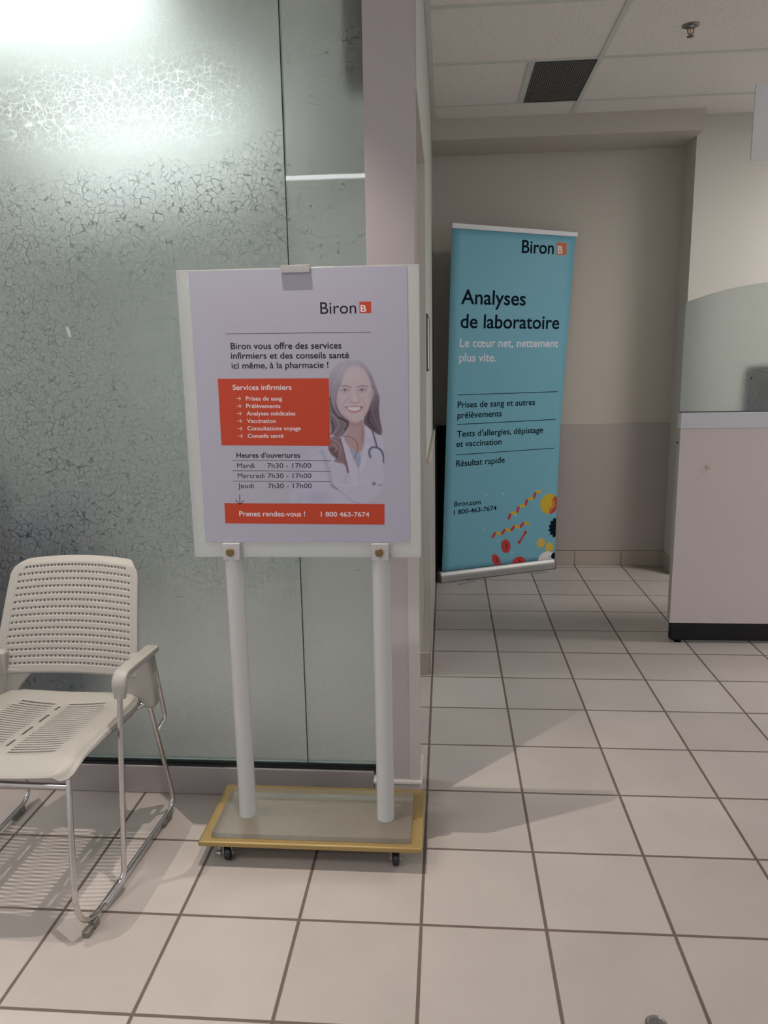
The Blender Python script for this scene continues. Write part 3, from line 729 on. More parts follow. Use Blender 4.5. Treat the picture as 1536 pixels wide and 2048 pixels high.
# --- printed portrait: a fine grid of ink colours
def paint_portrait():
    gx = np.arange(-560, 850.1, 8.0); gy = np.arange(196, 1866, 8.0)
    X, Y = np.meshgrid(gx, gy)
    img = np.zeros(X.shape + (3,)); img[:] = (167, 163, 176)
    def sdf_poly(pts):
        pts = np.array(pts, float); ins = np.zeros(X.shape, bool); d = np.full(X.shape, 1e9)
        for (x0, y0), (x1, y1) in zip(pts, np.roll(pts, -1, 0)):
            ex, ey = x1 - x0, y1 - y0; L = ex * ex + ey * ey + 1e-9
            tt = np.clip(((X - x0) * ex + (Y - y0) * ey) / L, 0, 1)
            d = np.minimum(d, np.hypot(X - x0 - ex * tt, Y - y0 - ey * tt))
            c = (y0 > Y) != (y1 > Y)
            with np.errstate(divide='ignore', invalid='ignore'):
                ins ^= c & (X < ex * (Y - y0) / (ey if ey else 1e-9) + x0)
        return np.where(ins, -d, d)
    def smooth(pts, n=4):
        p = np.array(pts, float)
        for _ in range(2):
            q = np.roll(p, -1, 0); p = np.stack([p * 0.75 + q * 0.25, p * 0.25 + q * 0.75], 1).reshape(-1, 2)
        return p
    def put(mask, col, a=1.0):
        k = (mask * a)[..., None]; img[:] = img * (1 - k) + np.array(col, float) * k
    def poly(pts, col, a=1.0, soft=8, rnd=True):
        d = sdf_poly(smooth(pts) if rnd else pts); put(np.clip(0.5 - d / (2 * soft), 0, 1), col, a)
    def dline(pts):
        d = np.full(X.shape, 1e9)
        for (x0, y0), (x1, y1) in zip(pts, pts[1:]):
            ex, ey = x1 - x0, y1 - y0; L = ex * ex + ey * ey + 1e-9
            tt = np.clip(((X - x0) * ex + (Y - y0) * ey) / L, 0, 1)
            d = np.minimum(d, np.hypot(X - x0 - ex * tt, Y - y0 - ey * tt))
        return d
    def curve(pts, n=10):
        p = [np.array(q, float) for q in pts]; p = [p[0]] + p + [p[-1]]; out = []
        for i in range(1, len(p) - 2):
            for k in range(n):
                s = k / n
                out.append(0.5 * (2 * p[i] + (p[i + 1] - p[i - 1]) * s + (2 * p[i - 1] - 5 * p[i] + 4 * p[i + 1] - p[i + 2]) * s * s + (3 * p[i] - p[i - 1] - 3 * p[i + 1] + p[i + 2]) * s ** 3))
        out.append(p[-1]); return out
    def line(pts, col, w, a=1.0, soft=5):
        put(np.clip((w / 2 + soft - dline(curve(pts))) / (2 * soft), 0, 1), col, a)
    def ell(c, rx, ry, col, a=1.0, soft=0.25):
        q = np.hypot((X - c[0]) / rx, (Y - c[1]) / ry); put(np.clip((1 + soft - q) / (2 * soft), 0, 1), col, a)
    fade = np.clip((Y - 230) / 520, 0, 1)
    # coat
    poly([(-330, 1900), (-200, 1620), (-90, 1330), (60, 1215), (200, 1190), (330, 1080), (420, 1000), (620, 930), (760, 1040), (860, 1085), (860, 1900)], (173, 171, 187), 0.8, 14)
    line([(130, 1250), (175, 1400), (205, 1520), (235, 1660)], (136, 138, 164), 34, 0.55, 24)
    line([(-120, 1480), (-30, 1330), (100, 1240)], (152, 154, 176), 26, 0.5, 26)
    line([(-120, 1250), (-150, 1500), (-170, 1860)], (150, 154, 178), 40, 0.35, 45)
    ell((60, 1790), 150, 60, (146, 148, 176), 0.45, 0.7)
    # back hair, right side
    m = np.clip(0.5 - sdf_poly(smooth([(560, 250), (650, 290), (730, 420), (770, 540), (806, 640), (790, 760), (800, 880), (835, 1060), (790, 1065), (720, 1020), (640, 965), (605, 900), (700, 720), (725, 560), (680, 400)])) / 16, 0, 1)
    put(m, (80, 66, 76), 1.0) if False else put(m * (0.10 + 0.85 * np.clip((Y - 300) / 480, 0, 1)), (88, 74, 84))
    line([(740, 640), (720, 800), (770, 930), (815, 1050)], (140, 122, 130), 10, 0.6, 8)
    line([(770, 620), (755, 760), (790, 930)], (120, 104, 114), 7, 0.5, 7)
    line([(690, 800), (670, 900), (740, 1000)], (58, 46, 56), 22, 0.7, 12)
    # front hair
    m = np.clip(0.5 - sdf_poly(smooth([(208, 560), (225, 400), (300, 285), (400, 228), (500, 205), (600, 228), (690, 320), (745, 470), (690, 430), (600, 300), (500, 275), (425, 345), (385, 440), (335, 560), (308, 650), (318, 740), (360, 830), (450, 890), (465, 940), (400, 1040), (350, 1095), (245, 1065), (228, 900), (222, 700)])) / 14, 0, 1)
    put(m * (0.16 + 0.74 * np.clip((Y - 330) / 480, 0, 1)), (104, 92, 102))
    # lower locks
    poly([(230, 1080), (335, 1080), (372, 1150), (392, 1300), (440, 1490), (415, 1515), (395, 1400), (330, 1385), (255, 1365), (300, 1330), (225, 1250), (190, 1210)], (116, 92, 98), 0.9, 9)
    poly([(235, 1290), (200, 1220), (270, 1200), (330, 1290), (300, 1340)], (92, 68, 74), 0.8, 10)
    for pts, c, w, a in (
        ([(420, 260), (330, 400), (270, 560), (262, 720)], (176, 166, 174), 9, 0.55), ([(500, 240), (390, 330), (320, 500), (286, 660), (290, 760), (345, 850)], (178, 168, 176), 8, 0.6),
        ([(470, 250), (360, 380), (300, 560)], (128, 118, 128), 8, 0.5), ([(238, 640), (262, 760), (330, 860), (430, 920)], (66, 54, 62), 16, 0.75),
        ([(240, 820), (290, 860), (330, 950), (270, 1050)], (150, 136, 142), 12, 0.8), ([(330, 860), (400, 890), (440, 920), (400, 1000)], (62, 50, 58), 18, 0.8),
        ([(250, 900), (270, 980), (240, 1050)], (60, 48, 56), 18, 0.7), ([(330, 890), (400, 930), (380, 1000), (330, 1080)], (140, 124, 130), 9, 0.7),
        ([(240, 1110), (300, 1140), (350, 1220), (320, 1300)], (160, 142, 146), 12, 0.7), ([(250, 1165), (300, 1210), (270, 1260)], (170, 152, 156), 12, 0.6),
        ([(350, 1100), (370, 1200), (400, 1340), (430, 1490)], (84, 62, 70), 9, 0.7), ([(270, 1370), (340, 1360), (400, 1430)], (150, 126, 132), 8, 0.7),
        ([(600, 240), (690, 340), (740, 470), (770, 600)], (150, 138, 146), 8, 0.4)):
        line(pts, c, w, a, 6)
    # neck and face
    poly([(452, 880), (612, 880), (622, 960), (628, 1090), (592, 1275), (500, 1245), (420, 1180), (378, 1080), (450, 990)], (158, 132, 132), 0.95, 8)
    poly([(600, 930), (618, 960), (622, 1060), (596, 1200), (585, 1060)], (132, 104, 106), 0.6, 16)
    line([(470, 930), (540, 950), (600, 920)], (140, 112, 114), 30, 0.45, 22)
    poly([(388, 450), (425, 345), (500, 282), (590, 296), (655, 350), (692, 450), (704, 560), (692, 690), (660, 790), (612, 868), (545, 920), (482, 916), (418, 868), (350, 780), (314, 700), (320, 620), (362, 520)], (178, 162, 168), 1.0, 8)
    ell((500, 400), 110, 80, (182, 170, 178), 0.5, 0.8)
    line([(330, 640), (345, 740), (410, 850), (490, 910)], (160, 138, 144), 26, 0.5, 20)
    line([(694, 600), (680, 740), (620, 850)], (164, 144, 150), 20, 0.5, 18)
    poly([(706, 560), (738, 535), (742, 600), (722, 660), (696, 700)], (170, 148, 152), 0.95, 6)
    line([(730, 560), (716, 620), (706, 660)], (140, 112, 116), 8, 0.6, 5)
    for pts in ([(366, 510), (420, 506), (478, 526)], [(550, 522), (610, 508), (672, 520)]):
        line(pts, (112, 96, 104), 11, 0.85, 6)
    for cx in (408, 608):
        ell((cx, 558), 44, 20, (150, 134, 142), 0.55, 0.5)
        ell((cx, 556), 36, 10, (176, 168, 176), 0.8, 0.3)
        ell((cx + (2 if cx < 500 else -4), 554), 14, 12, (84, 74, 88), 0.95, 0.3)
        line([(cx - 44, 562), (cx - 18, 544), (cx + 18, 542), (cx + 44, 556)], (98, 82, 92), 7, 0.8, 5)
        line([(cx - 40, 580), (cx, 588), (cx + 40, 578)], (150, 132, 140), 8, 0.5, 8)
    line([(475, 560), (470, 620), (462, 680)], (164, 146, 152), 14, 0.4, 14)
    line([(548, 560), (560, 630), (578, 680)], (156, 134, 140), 16, 0.45, 12)
    line([(462, 685), (490, 692), (520, 704), (552, 694), (578, 682)], (138, 112, 118), 9, 0.75, 6)
    ell((520, 655), 22, 26, (186, 174, 180), 0.6, 0.8)
    line([(452, 640), (400, 690), (385, 730), (400, 780)], (150, 126, 132), 9, 0.6, 8)
    line([(590, 640), (628, 690), (642, 730), (625, 780)], (150, 126, 132), 9, 0.6, 8)
    poly([(402, 738), (460, 742), (515, 736), (575, 738), (622, 734), (600, 780), (560, 806), (505, 818), (455, 800), (425, 770)], (166, 124, 130), 1.0, 5)
    poly([(420, 744), (500, 748), (596, 742), (570, 778), (510, 790), (455, 778)], (194, 188, 196), 1.0, 4)
    ell((424, 748), 9, 8, (96, 74, 84), 0.8); ell((594, 748), 10, 10, (84, 62, 72), 0.8)
    line([(402, 740), (460, 740), (515, 734), (575, 738), (622, 734)], (150, 106, 112), 6, 0.7, 4)
    # shirt, lapels
    poly([(430, 1190), (505, 1248), (592, 1278), (552, 1480), (500, 1380)], (140, 144, 170), 0.95, 6)
    poly([(470, 1270), (590, 1290), (575, 1330), (490, 1310)], (152, 156, 180), 0.6, 14)
    poly([(340, 1090), (400, 1130), (470, 1280), (550, 1470), (520, 1640), (470, 1640), (420, 1330)], (178, 174, 190), 0.9, 6)
    poly([(625, 930), (700, 1020), (765, 1110), (690, 1090), (640, 1130), (600, 1270), (556, 1480), (600, 1470), (690, 1200), (630, 1110)], (180, 176, 194), 0.9, 7)
    line([(620, 950), (655, 1100), (700, 1085), (760, 1110)], (146, 148, 172), 7, 0.5, 6)
    line([(380, 1075), (470, 1090), (530, 1140), (545, 1200), (520, 1290), (500, 1340)], (112, 84, 88), 9, 0.85, 5)
    line([(556, 1470), (560, 1600), (540, 1690)], (150, 152, 176), 8, 0.4, 8)
    # stethoscope
    line([(715, 1020), (742, 1110), (762, 1195)], (74, 78, 104), 18, 0.95, 5)
    line([(684, 1315), (674, 1255), (700, 1212), (752, 1206), (804, 1232), (838, 1300), (842, 1380)], (82, 86, 112), 22, 0.95, 5)
    line([(690, 1320), (684, 1290)], (110, 112, 134), 26, 0.9, 5)
    line([(840, 1380), (846, 1540), (840, 1640), (790, 1660), (740, 1640)], (150, 150, 172), 8, 0.7, 5)
    line([(400, 1640), (385, 1590), (400, 1540), (440, 1520)], (140, 138, 158), 7, 0.7, 5)
    ell((724, 1630), 22, 20, (88, 84, 104), 0.9); line([(770, 1640), (790, 1652), (812, 1640)], (92, 86, 108), 10, 0.8, 5)
    # arms
    line([(230, 1640), (260, 1672), (290, 1690)], (134, 106, 116), 20, 0.8, 9)
    line([(290, 1690), (350, 1740), (425, 1800), (500, 1845), (560, 1860)], (128, 128, 158), 8, 0.7, 7)
    line([(300, 1650), (450, 1640), (640, 1620), (840, 1680)], (182, 178, 196), 20, 0.5, 18)
    line([(160, 1720), (200, 1700)], (140, 140, 166), 9, 0.6, 7)
    line([(580, 1640), (700, 1700), (845, 1690)], (158, 158, 182), 16, 0.4, 16)
    # fade the left and upper border into the sheet
    fl = np.clip((X + 560) / 260, 0, 1) * np.clip((Y - 196) / 60, 0, 1)
    fr = np.clip((870 - X) / 40, 0, 1) if False else 1.0
    k = (fl * fr)[..., None]
    img = img * k + np.array((167, 163, 176.0)) * (1 - k)
    return gx, gy, img
gx, gy, img = paint_portrait()
lin = np.where(img / 255 <= 0.04045, img / 255 / 12.92, ((img / 255 + 0.055) / 1.055) ** 2.4)
base = np.array([((c / 255 + 0.055) / 1.055) ** 2.4 for c in (167, 163, 176)])
alb = lin / base * np.array((0.38, 0.366, 0.445))
P00, P10, P01, P11 = [np.array(p) for p in ((-0.2899, 1.4440), (-0.0960, 1.4425), (-0.2899, 1.0195), (-0.0990, 1.0191))]
nx, ny = len(gx), len(gy)
vs = []; cols = []
f3 = SP(0.00018)
for j in range(ny):
    for i in range(nx):
        u = gx[i] / 845.0; v = gy[j] / 1865.0
        p = (P00 * (1 - u) + P10 * u) * (1 - v) + (P01 * (1 - u) + P11 * u) * v
        vs.append(f3(p[0], p[1])); cols.append((*np.clip(alb[j, i], 0, 1), 1.0))
fc = [(j * nx + i, (j + 1) * nx + i, (j + 1) * nx + i + 1, j * nx + i + 1) for j in range(ny - 1) for i in range(nx - 1)]
me = bpy.data.meshes.new('portrait'); me.from_pydata(vs, [], fc)
at = me.color_attributes.new('ink', 'FLOAT_COLOR', 'POINT')
at.data.foreach_set('color', np.array(cols, dtype=np.float32).ravel())
me.materials.append(vcol_mat('portrait_ink', 0.45))
o = bpy.data.objects.new('portrait', me); COL.objects.link(o); o.parent = poster
o['label'] = 'pale printed portrait of a smiling woman in a white coat'

# --- print on the sign poster
p1 = SP(0.00026); p2 = SP(0.00034)
for nm, q in (('orange_block', ORANGE1), ('orange_bar', ORANGE2)):
    flat(nm, [q[::-1]], M['orange'], p1, poster)
for i, (body, a, z, h, ink, w) in enumerate(SIGN_TEXT):
    put_text('headline' if i in (1, 2, 3) else ('logo_text' if i == 0 else 'text_line'), body, a, z, h, INKS[ink], 0.013 if w else 0.0, p2, poster)
(xa, za), (xb, zb) = LOGO_SQ
flat('logo_square', [[(xa, za), (xb, za), (xb, zb), (xa, zb)]], M['orange'], p1, poster)
put_text('logo_letter', 'B', LOGO_B[0], LOGO_B[1], LOGO_B[2][1] - LOGO_B[0][1], M['inkw'], 0.02, p2, poster)
for a, c in RULES: flat('ruled_line', [seg(a, c, 0.0011)], M['ink'], p2, poster)
for x, z in ARROWS:
    e = x + 0.0125
    pl = [seg((x, z), (e, z), 0.0013), seg((e - 0.0048, z + 0.0045), (e, z), 0.0013), seg((e - 0.0048, z - 0.0045), (e, z), 0.0013)]
    flat('bullet_arrow', pl, M['inkw'], p2, poster)
d0, d1, d2, d3 = DOWN
flat('down_arrow', [seg(d0, d1, 0.0018), seg(d2, d1, 0.0018), seg(d3, d1, 0.0018)], M['ink'], p2, poster)

# ------------------------------------------------------------------ roll-up banner
BANNER_TEXT=[
    ('Biron', (0.5588, 2.0167), (0.7852, 2.0155), 0.0737, 'navy', 0),
    ('Analyses', (0.1493, 1.7123), (0.5923, 1.7061), 0.0824, 'navy', 0),
    ('de laboratoire', (0.1462, 1.5721), (0.8378, 1.5638), 0.0797, 'navy', 0),
    ('Le cœur net, nettement', (0.1416, 1.4606), (0.8336, 1.4517), 0.0479, 'pale', 0),
    ('plus vite.', (0.1384, 1.3741), (0.3894, 1.37), 0.0477, 'pale', 0),
    ('Prises de sang et autres', (0.1277, 1.0946), (0.6746, 1.0928), 0.037, 'navy', 0),
    ('prélèvements', (0.1264, 1.0306), (0.4347, 1.0308), 0.0372, 'navy', 0),
    ("Tests d'allergies, dépistage", (0.123, 0.9165), (0.7374, 0.914), 0.0363, 'navy', 0),
    ('et vaccination', (0.1195, 0.8543), (0.4357, 0.8543), 0.0365, 'navy', 0),
    ('Résultat rapide', (0.1176, 0.7321), (0.4601, 0.7358), 0.0374, 'navy', 0),
    ('Biron.com', (0.1055, 0.4807), (0.2914, 0.4809), 0.0301, 'navy', 0),
    ('1 800-463-7674', (0.1026, 0.4285), (0.4051, 0.4333), 0.0289, 'navy', 0),
]
B_SQ = [(0.8049, 2.0111), (0.8766, 2.012), (0.8772, 2.0844), (0.8056, 2.0851)]
B_B = [(0.8129, 2.0206), (0.8491, 2.0205), (0.8115, 2.0644)]
B_RULES = [((0.1283, 1.1723), (0.8421, 1.1712)), ((0.1229, 0.9928), (0.8334, 0.9942)), ((0.116, 0.805), (0.8248, 0.808))]
HELIX1 = [(0.4864, 0.3711), (0.7315, 0.5386)]
HELIX2 = [(0.3713, 0.2652), (0.6472, 0.3295)]
CELLS = [((0.4777, 0.1869), 0, 0, 0), ((0.4078, 0.0992), 0, 0, 0), ((0.5769, 0.0616), 0, 0, 0)]
CELLS_R = [(0.477, 0.2326), (0.4784, 0.141), (0.4436, 0.1904), (0.5135, 0.1833)]
ROD = [(0.6217, 0.265), (0.5773, 0.2036)]
SUN = [(0.7979, 0.441), (0.7259, 0.4469), (0.8561, 0.4363)]
BLK = [(0.8554, 0.2743), (0.7944, 0.2799)]
YEL = [(0.7423, 0.1822), (0.7061, 0.1858), (0.8079, 0.1469), (0.7738, 0.1503)]
WHT = [(0.7885, 0.0565), (0.7196, 0.064), (0.7868, 0.1202)]
DOTS = [(0.3336, 0.5386), (0.4524, 0.5363), (0.5473, 0.3845), (0.3124, 0.313), (0.4192, 0.2292), (0.5244, 0.1412)]
EYE = [(0.8432, 0.0825), (0.8098, 0.0795)]
FAB = [(0.0198, 0.0541), (0.8536, 0.064), (0.9405, 2.1238), (0.0893, 2.1424)]

L0 = np.array([.03, 3.013]); R0 = np.array([.791, 3.371]); ev = (R0 - L0) / np.linalg.norm(R0 - L0); nv = np.array([ev[1], -ev[0]])
OB = L0 - 0.03 * nv
t = thing('roll_up_banner', (OB[0], OB[1], 0), 'tall turquoise roll up banner on silver base in the alcove corner', 'banner', rz=math.atan2(ev[1], ev[0]))
M['teal'] = speck('banner_fabric', (0.175, 0.43, 0.54), 0.5, amt=0.015, scale=40, spec=0.3)
M['alu'] = speck('satin_aluminium', (0.36, 0.355, 0.35), 0.45, metal=0.5, amt=0.03)
M['endcap'] = speck('grey_end_cap', (0.16, 0.15, 0.145), 0.5, amt=0.05)
def edge(v, pts):
    return float(np.interp(v, [p[0] for p in pts], [p[1] for p in pts]))
EL = [(0.0, 0.018), (0.054, 0.0198), (1.205, 0.060), (2.17, 0.0895)]
ER = [(0.0, 0.853), (0.436, 0.857), (0.969, 0.868), (1.5, 0.900), (2.17, 0.9425)]
b = MB(); nu, nw = 14, 40
grid = []
for j in range(nw + 1):
    v = 0.05 + (2.145 - 0.05) * j / nw
    row = []
    for i in range(nu + 1):
        u = i / nu; x = edge(v, EL) * (1 - u) + edge(v, ER) * u
        vv = v - 0.017 * u * (v / 2.1)
        y = 0.0002 * math.sin(u * 7 + v * 2) * math.sin(v * PI / 2.15)
        row.append(b.bm.verts.new((x, y, vv)))
    grid.append(row)
for j in range(nw):
    for i in range(nu):
        f = b.bm.faces.new((grid[j][i], grid[j][i + 1], grid[j + 1][i + 1], grid[j + 1][i])); f.smooth = True
fab = b.build('fabric', M['teal'], t)
so = fab.modifiers.new('solid', 'SOLIDIFY'); so.thickness = 0.0008; so.offset = 0
BP = lambda d: (lambda x, v: (x, -0.0008 - d, v))
# cassette: extruded profile
prof = [(-0.030, 0.006), (-0.028, 0.003), (0.026, 0.003), (0.030, 0.010), (0.030, 0.050), (0.022, 0.064), (0.006, 0.066), (0.004, 0.060), (-0.004, 0.060), (-0.006, 0.066), (-0.012, 0.064), (-0.0235, 0.050), (-0.0275, 0.040), (-0.0275, 0.038), (-0.030, 0.036)]
b = MB(); b.prism(prof, lambda y, z: (0.006, y, z), lambda y, z: (0.838, y, z)); b.build('base_cassette', M['alu'], t)
for x0, x1 in ((0.0, 0.0058), (0.8382, 0.843)):
    b = MB(); b.prism([(-0.032, 0.001), (0.032, 0.001), (0.032, 0.052), (0.020, 0.068), (-0.014, 0.068), (-0.026, 0.052), (-0.032, 0.036)], lambda y, z: (x0, y, z), lambda y, z: (x1, y, z)); b.build('end_cap', M['endcap'], t)
b = MB(); b.prism([(0.090, 2.140), (0.951, 2.122), (0.9525, 2.149), (0.0915, 2.169)], lambda x, z: (x, -0.008, z), lambda x, z: (x, 0.008, z)); b.build('top_bar', M['hang'], t, bevel=0.002)
b = MB(); b.tube([(0.44, 0.018, 0.055), (0.48, 0.018, 1.1), (0.52, 0.016, 2.13)], 0.007, 10); b.build('support_pole', M['alu'], t)
def to_local(x, y):
    d = np.array([x, y]) - OB
    return float(d @ ev), float(-(d @ nv))
for (ox, oy), (ix, iy) in (((0.140, 2.980), (0.235, 3.080)), ((0.728, 3.290), (0.60, 3.258))):
    a = to_local(ox, oy); c = to_local(ix, iy)
    dv = Vector((a[0] - c[0], a[1] - c[1])).normalized(); n2 = Vector((-dv.y, dv.x)) * 0.017
    pts = [Vector(c) + n2, Vector(c) - n2]
    for k in range(9):
        an = -PI / 2 + PI * k / 8
        pts.append(Vector(a) - dv * 0.017 + dv * 0.017 * math.cos(an) + n2 * math.sin(an))
    b = MB(); b.prism([tuple(p) for p in pts], lambda x, y: (x, y, 0.0002), lambda x, y: (x, y, 0.0030)); b.build('swivel_foot', M['alu'], t)
q1 = BP(0.0); q2 = BP(0.0002); q3 = BP(0.0004)
for i, (body, a, z, h, ink, w) in enumerate(BANNER_TEXT):
    put_text(('logo_text', 'title_text', 'title_text', 'slogan_text', 'slogan_text')[i] if i < 5 else 'text_line', body, a, z, h, INKS[ink], 0.014 if i < 5 else 0.015, q1, fab, 0.035)
flat('logo_square', [B_SQ], M['orange2'], q1, fab)
put_text('logo_letter', 'B', B_B[0], B_B[1], B_B[2][1] - B_B[0][1], M['pwhite'], 0.02, q2, fab, 0.0)
for a, c in B_RULES: flat('ruled_line', [seg(a, c, 0.0042)], M['navyink'], q1, fab)
def clipx(p):
    return [(min(x, edge(z, ER) - 0.0012 - 0.004 * (z > 1)), max(z, 0.062)) for x, z in p]
def helix(a, c, turns, w, start_red):
    a = Vector(a); c = Vector(c); d = (c - a); Ln = d.length; d.normalize(); n2 = Vector((-d.y, d.x))
    red = []; yel = []
    m = 2 * turns
    amp = 0.0095
    for k in range(m):
        s0, s1 = k / m, (k + 1) / m
        up_ = 1 if k % 2 == 0 else -1
        pts = [(s0 + (s1 - s0) * q / 8, up_) for q in range(9)]
        top_, bot = [], []
        for s, _ in pts:
            ph = (s - s0) / (s1 - s0)
            y = amp * (math.cos(PI * ph)) * (-1 if k % 2 == 0 else 1)
            base = a + d * (s * Ln)
            th = w * (0.75 + 0.55 * math.sin(PI * ph))
            top_.append(tuple(base + n2 * (y * 0.9 + th / 2))); bot.append(tuple(base + n2 * (y * 0.9 - th / 2)))
        (red if (k % 2 == 0) == start_red else yel).append(bot + top_[::-1])
    return red, yel
for (h0, h1), tn in ((HELIX1, 4), (HELIX2, 4)):
    r_, y_ = helix(h0, h1, tn, 0.0190, True)
    flat('helix_strand', y_, M['yellow'], q1, fab)
    flat('helix_strand', r_, M['red'], q2, fab)
for c, (rx, ry, rot) in (((0.4777, 0.1869), (0.034, 0.047, 0.25)), ((0.4078, 0.1000), (0.026, 0.046, 0.55)), ((0.5769, 0.0700), (0.049, 0.036, 0.0))):
    ring = clipx(disc(c, rx, ry, rot)); flat('blood_cell', [ring], M['red'], q1, fab)
    arc = [(c[0] + rx * 0.35 * math.cos(s) - 0.25 * rx, c[1] + ry * 0.5 * math.sin(s)) for s in np.linspace(-1.2, 1.2, 9)]
    arc += [(c[0] + rx * 0.35 * math.cos(s) * 1.7 - 0.25 * rx, c[1] + ry * 0.5 * math.sin(s)) for s in np.linspace(1.2, -1.2, 9)]
    flat('cell_mark', [clipx(arc)], M['dred'], q2, fab)
a, c = Vector(ROD[0]), Vector(ROD[1])
flat('rod_cell', [seg(a, c, 0.014), disc(a, 0.0115), disc(c, 0.0115)], M['red'], q1, fab)
def spiky(c, r, k, n):
    return [(c[0] + (r * (1 + (k if i % 2 == 0 else 0))) * math.cos(PI * i / n), c[1] + (r * (1 + (k if i % 2 == 0 else 0))) * math.sin(PI * i / n)) for i in range(2 * n)]
flat('spiky_cell', [clipx(spiky((0.7979, 0.441), 0.064, 0.13, 22))], M['yellow'], q1, fab)
sc = []
for rr in (0.030, 0.046, 0.060):
    for an in np.linspace(-1.35, 0.75, int(rr * 170)):
        p = (0.7979 + rr * math.cos(an), 0.441 + rr * math.sin(an))
        s_ = 0.0045 + 0.008 * (rr - 0.02) / 0.045
        sc.append(clipx([(p[0] - s_, p[1] - s_ * 0.2), (p[0], p[1] - s_), (p[0] + s_, p[1] - s_ * 0.3), (p[0] + s_ * 0.2, p[1] + s_)]))
flat('cell_scales', sc, M['red'], q2, fab)
flat('dark_cell', [clipx(spiky((0.872, 0.277), 0.064, 0.22, 15))], M['navyink'], q1, fab)
for c in ((0.7423, 0.1822), (0.8079, 0.1469)):
    flat('pollen_grain', [clipx(spiky(c, 0.031, 0.12, 20))], M['yellow'], q1, fab)
    dd = [disc((c[0] + 0.0115 * i + (0.0057 if j % 2 else 0), c[1] + 0.0115 * j), 0.0026, n=8) for i in (-2, -1, 0, 1) for j in (-2, -1, 0, 1, 2) if (i + 0.25) ** 2 + j * j < 5]
    flat('pollen_spots', dd, M['pwhite'], q2, fab)
wp = [(0.7885 + 0.066 * math.cos(s), 0.0600 + 0.060 * math.sin(s)) for s in np.linspace(0, PI, 24)]
flat('white_cell', [clipx(wp)], M['pwhite'], q3, fab)
flat('cell_nucleus', [clipx(disc((0.846, 0.083), 0.024, 0.022)), clipx(disc((0.810, 0.080), 0.004))], M['navyink'], BP(0.0006), fab)
flat('white_dots', [disc(c, 0.0045, n=10) for c in DOTS], M['pwhite'], q1, fab)

# ------------------------------------------------------------------ stacking chair
M['plastic'] = speck('warm_grey_plastic', (0.315, 0.298, 0.272), 0.42, amt=0.012, scale=200, spec=0.4)
M['chrome'] = speck('chrome', (0.62, 0.60, 0.60), 0.12, metal=1.0, amt=0.02)
M['glide'] = speck('grey_glide', (0.19, 0.18, 0.15), 0.5, amt=0.05)
CHX, CHY = -1.048, 0.17
chair = thing('stacking_chair', (CHX, CHY, 0), 'warm grey plastic stacking armchair on a chromed sled frame at left', 'chair', rz=math.radians(-1.5))
oy = (0, -CHY, 0)            # y below is written in world depth
R_T = 0.0073

def smoothstep(a, b_, x):
    t_ = min(1, max(0, (x - a) / (b_ - a))); return t_ * t_ * (3 - 2 * t_)

# seat ---------------------------------------------------------------
SY0, SY1 = -0.058, 0.368
def seat_pt(u, v):
    # u -1..1 across, v 0 front .. 1 rear
    hw_ = 0.213 + 0.006 * v
    # rounded plan corners
    rc = 0.13
    k = 1.0
    if v < rc: k = 1 - 0.13 * (1 - math.sqrt(max(0, 1 - ((rc - v) / rc) ** 2)))
    if v > 1 - 0.14: k = 1 - 0.16 * (1 - math.sqrt(max(0, 1 - ((v - 0.86) / 0.14) ** 2)))
    x = u * hw_ * k
    y = SY0 + (SY1 - SY0) * v
    y += -0.016 * (1 - u * u) * (1 - v) + 0.016 * (1 - u * u) * smoothstep(0.7, 1.0, v) * 0.4
    z = 0.4510 - 0.026 * v + 0.010 * u * u * smoothstep(0.1, 0.5, v)
    z -= 0.030 * (1 - smoothstep(0.0, 0.20, v)) ** 1.6
    z += 0.012 * smoothstep(0.8, 1.0, v)
    z -= 0.010 * smoothstep(0.90, 1.0, abs(u))
    return x, y, z
slot_rows = 23
v_lo, v_hi = 0.17, 0.855
vl = [0.0, 0.02, 0.05, 0.09, 0.13]
slot_v = []
for k in range(slot_rows):
    vc = v_lo + (v_hi - v_lo) * k / (slot_rows - 1)
    slot_v.append((vc - 0.0078, vc + 0.0078)); vl += [vc - 0.0078, vc + 0.0078]
vl += [0.885, 0.92, 0.95, 0.975, 0.99, 1.0]
ul = [-1, -0.985, -0.95, -0.90, -0.82, -0.74] + [-0.66 + 0.07 * k for k in range(9)] + [-0.035, -0.017, 0.017, 0.035]
ul = sorted(set([round(x, 4) for x in ul] + [round(-x, 4) for x in ul]))
b = MB()
def bend(u, v):
    w_ = smoothstep(0.04, 0.18, v) * (1 - smoothstep(0.87, 0.99, v))
    return v + w_ * 0.055 * (abs(u) ** 2 - 0.15)
gv = [[b.bm.verts.new(seat_pt(u, bend(u, v))) for u in ul] for v in vl]
center_slots = [(3, 5), (8, 11), (14, 17), (20, 21)]
for j in range(len(vl) - 1):
    vm = (vl[j] + vl[j + 1]) / 2
    isslot = any(a < vm < c for a, c in slot_v)
    kk = next((i for i, (a, c) in enumerate(slot_v) if vm < c), 99)
    for i in range(len(ul) - 1):
        um = (ul[i] + ul[i + 1]) / 2
        lim = 0.66 - 0.10 * abs(vm - 0.45)
        if isslot and 0.10 < abs(um) < lim: continue
        if abs(um) < 0.017 and any(a <= kk <= c for a, c in center_slots): continue
        f = b.bm.faces.new((gv[j][i], gv[j][i + 1], gv[j + 1][i + 1], gv[j + 1][i])); f.smooth = True
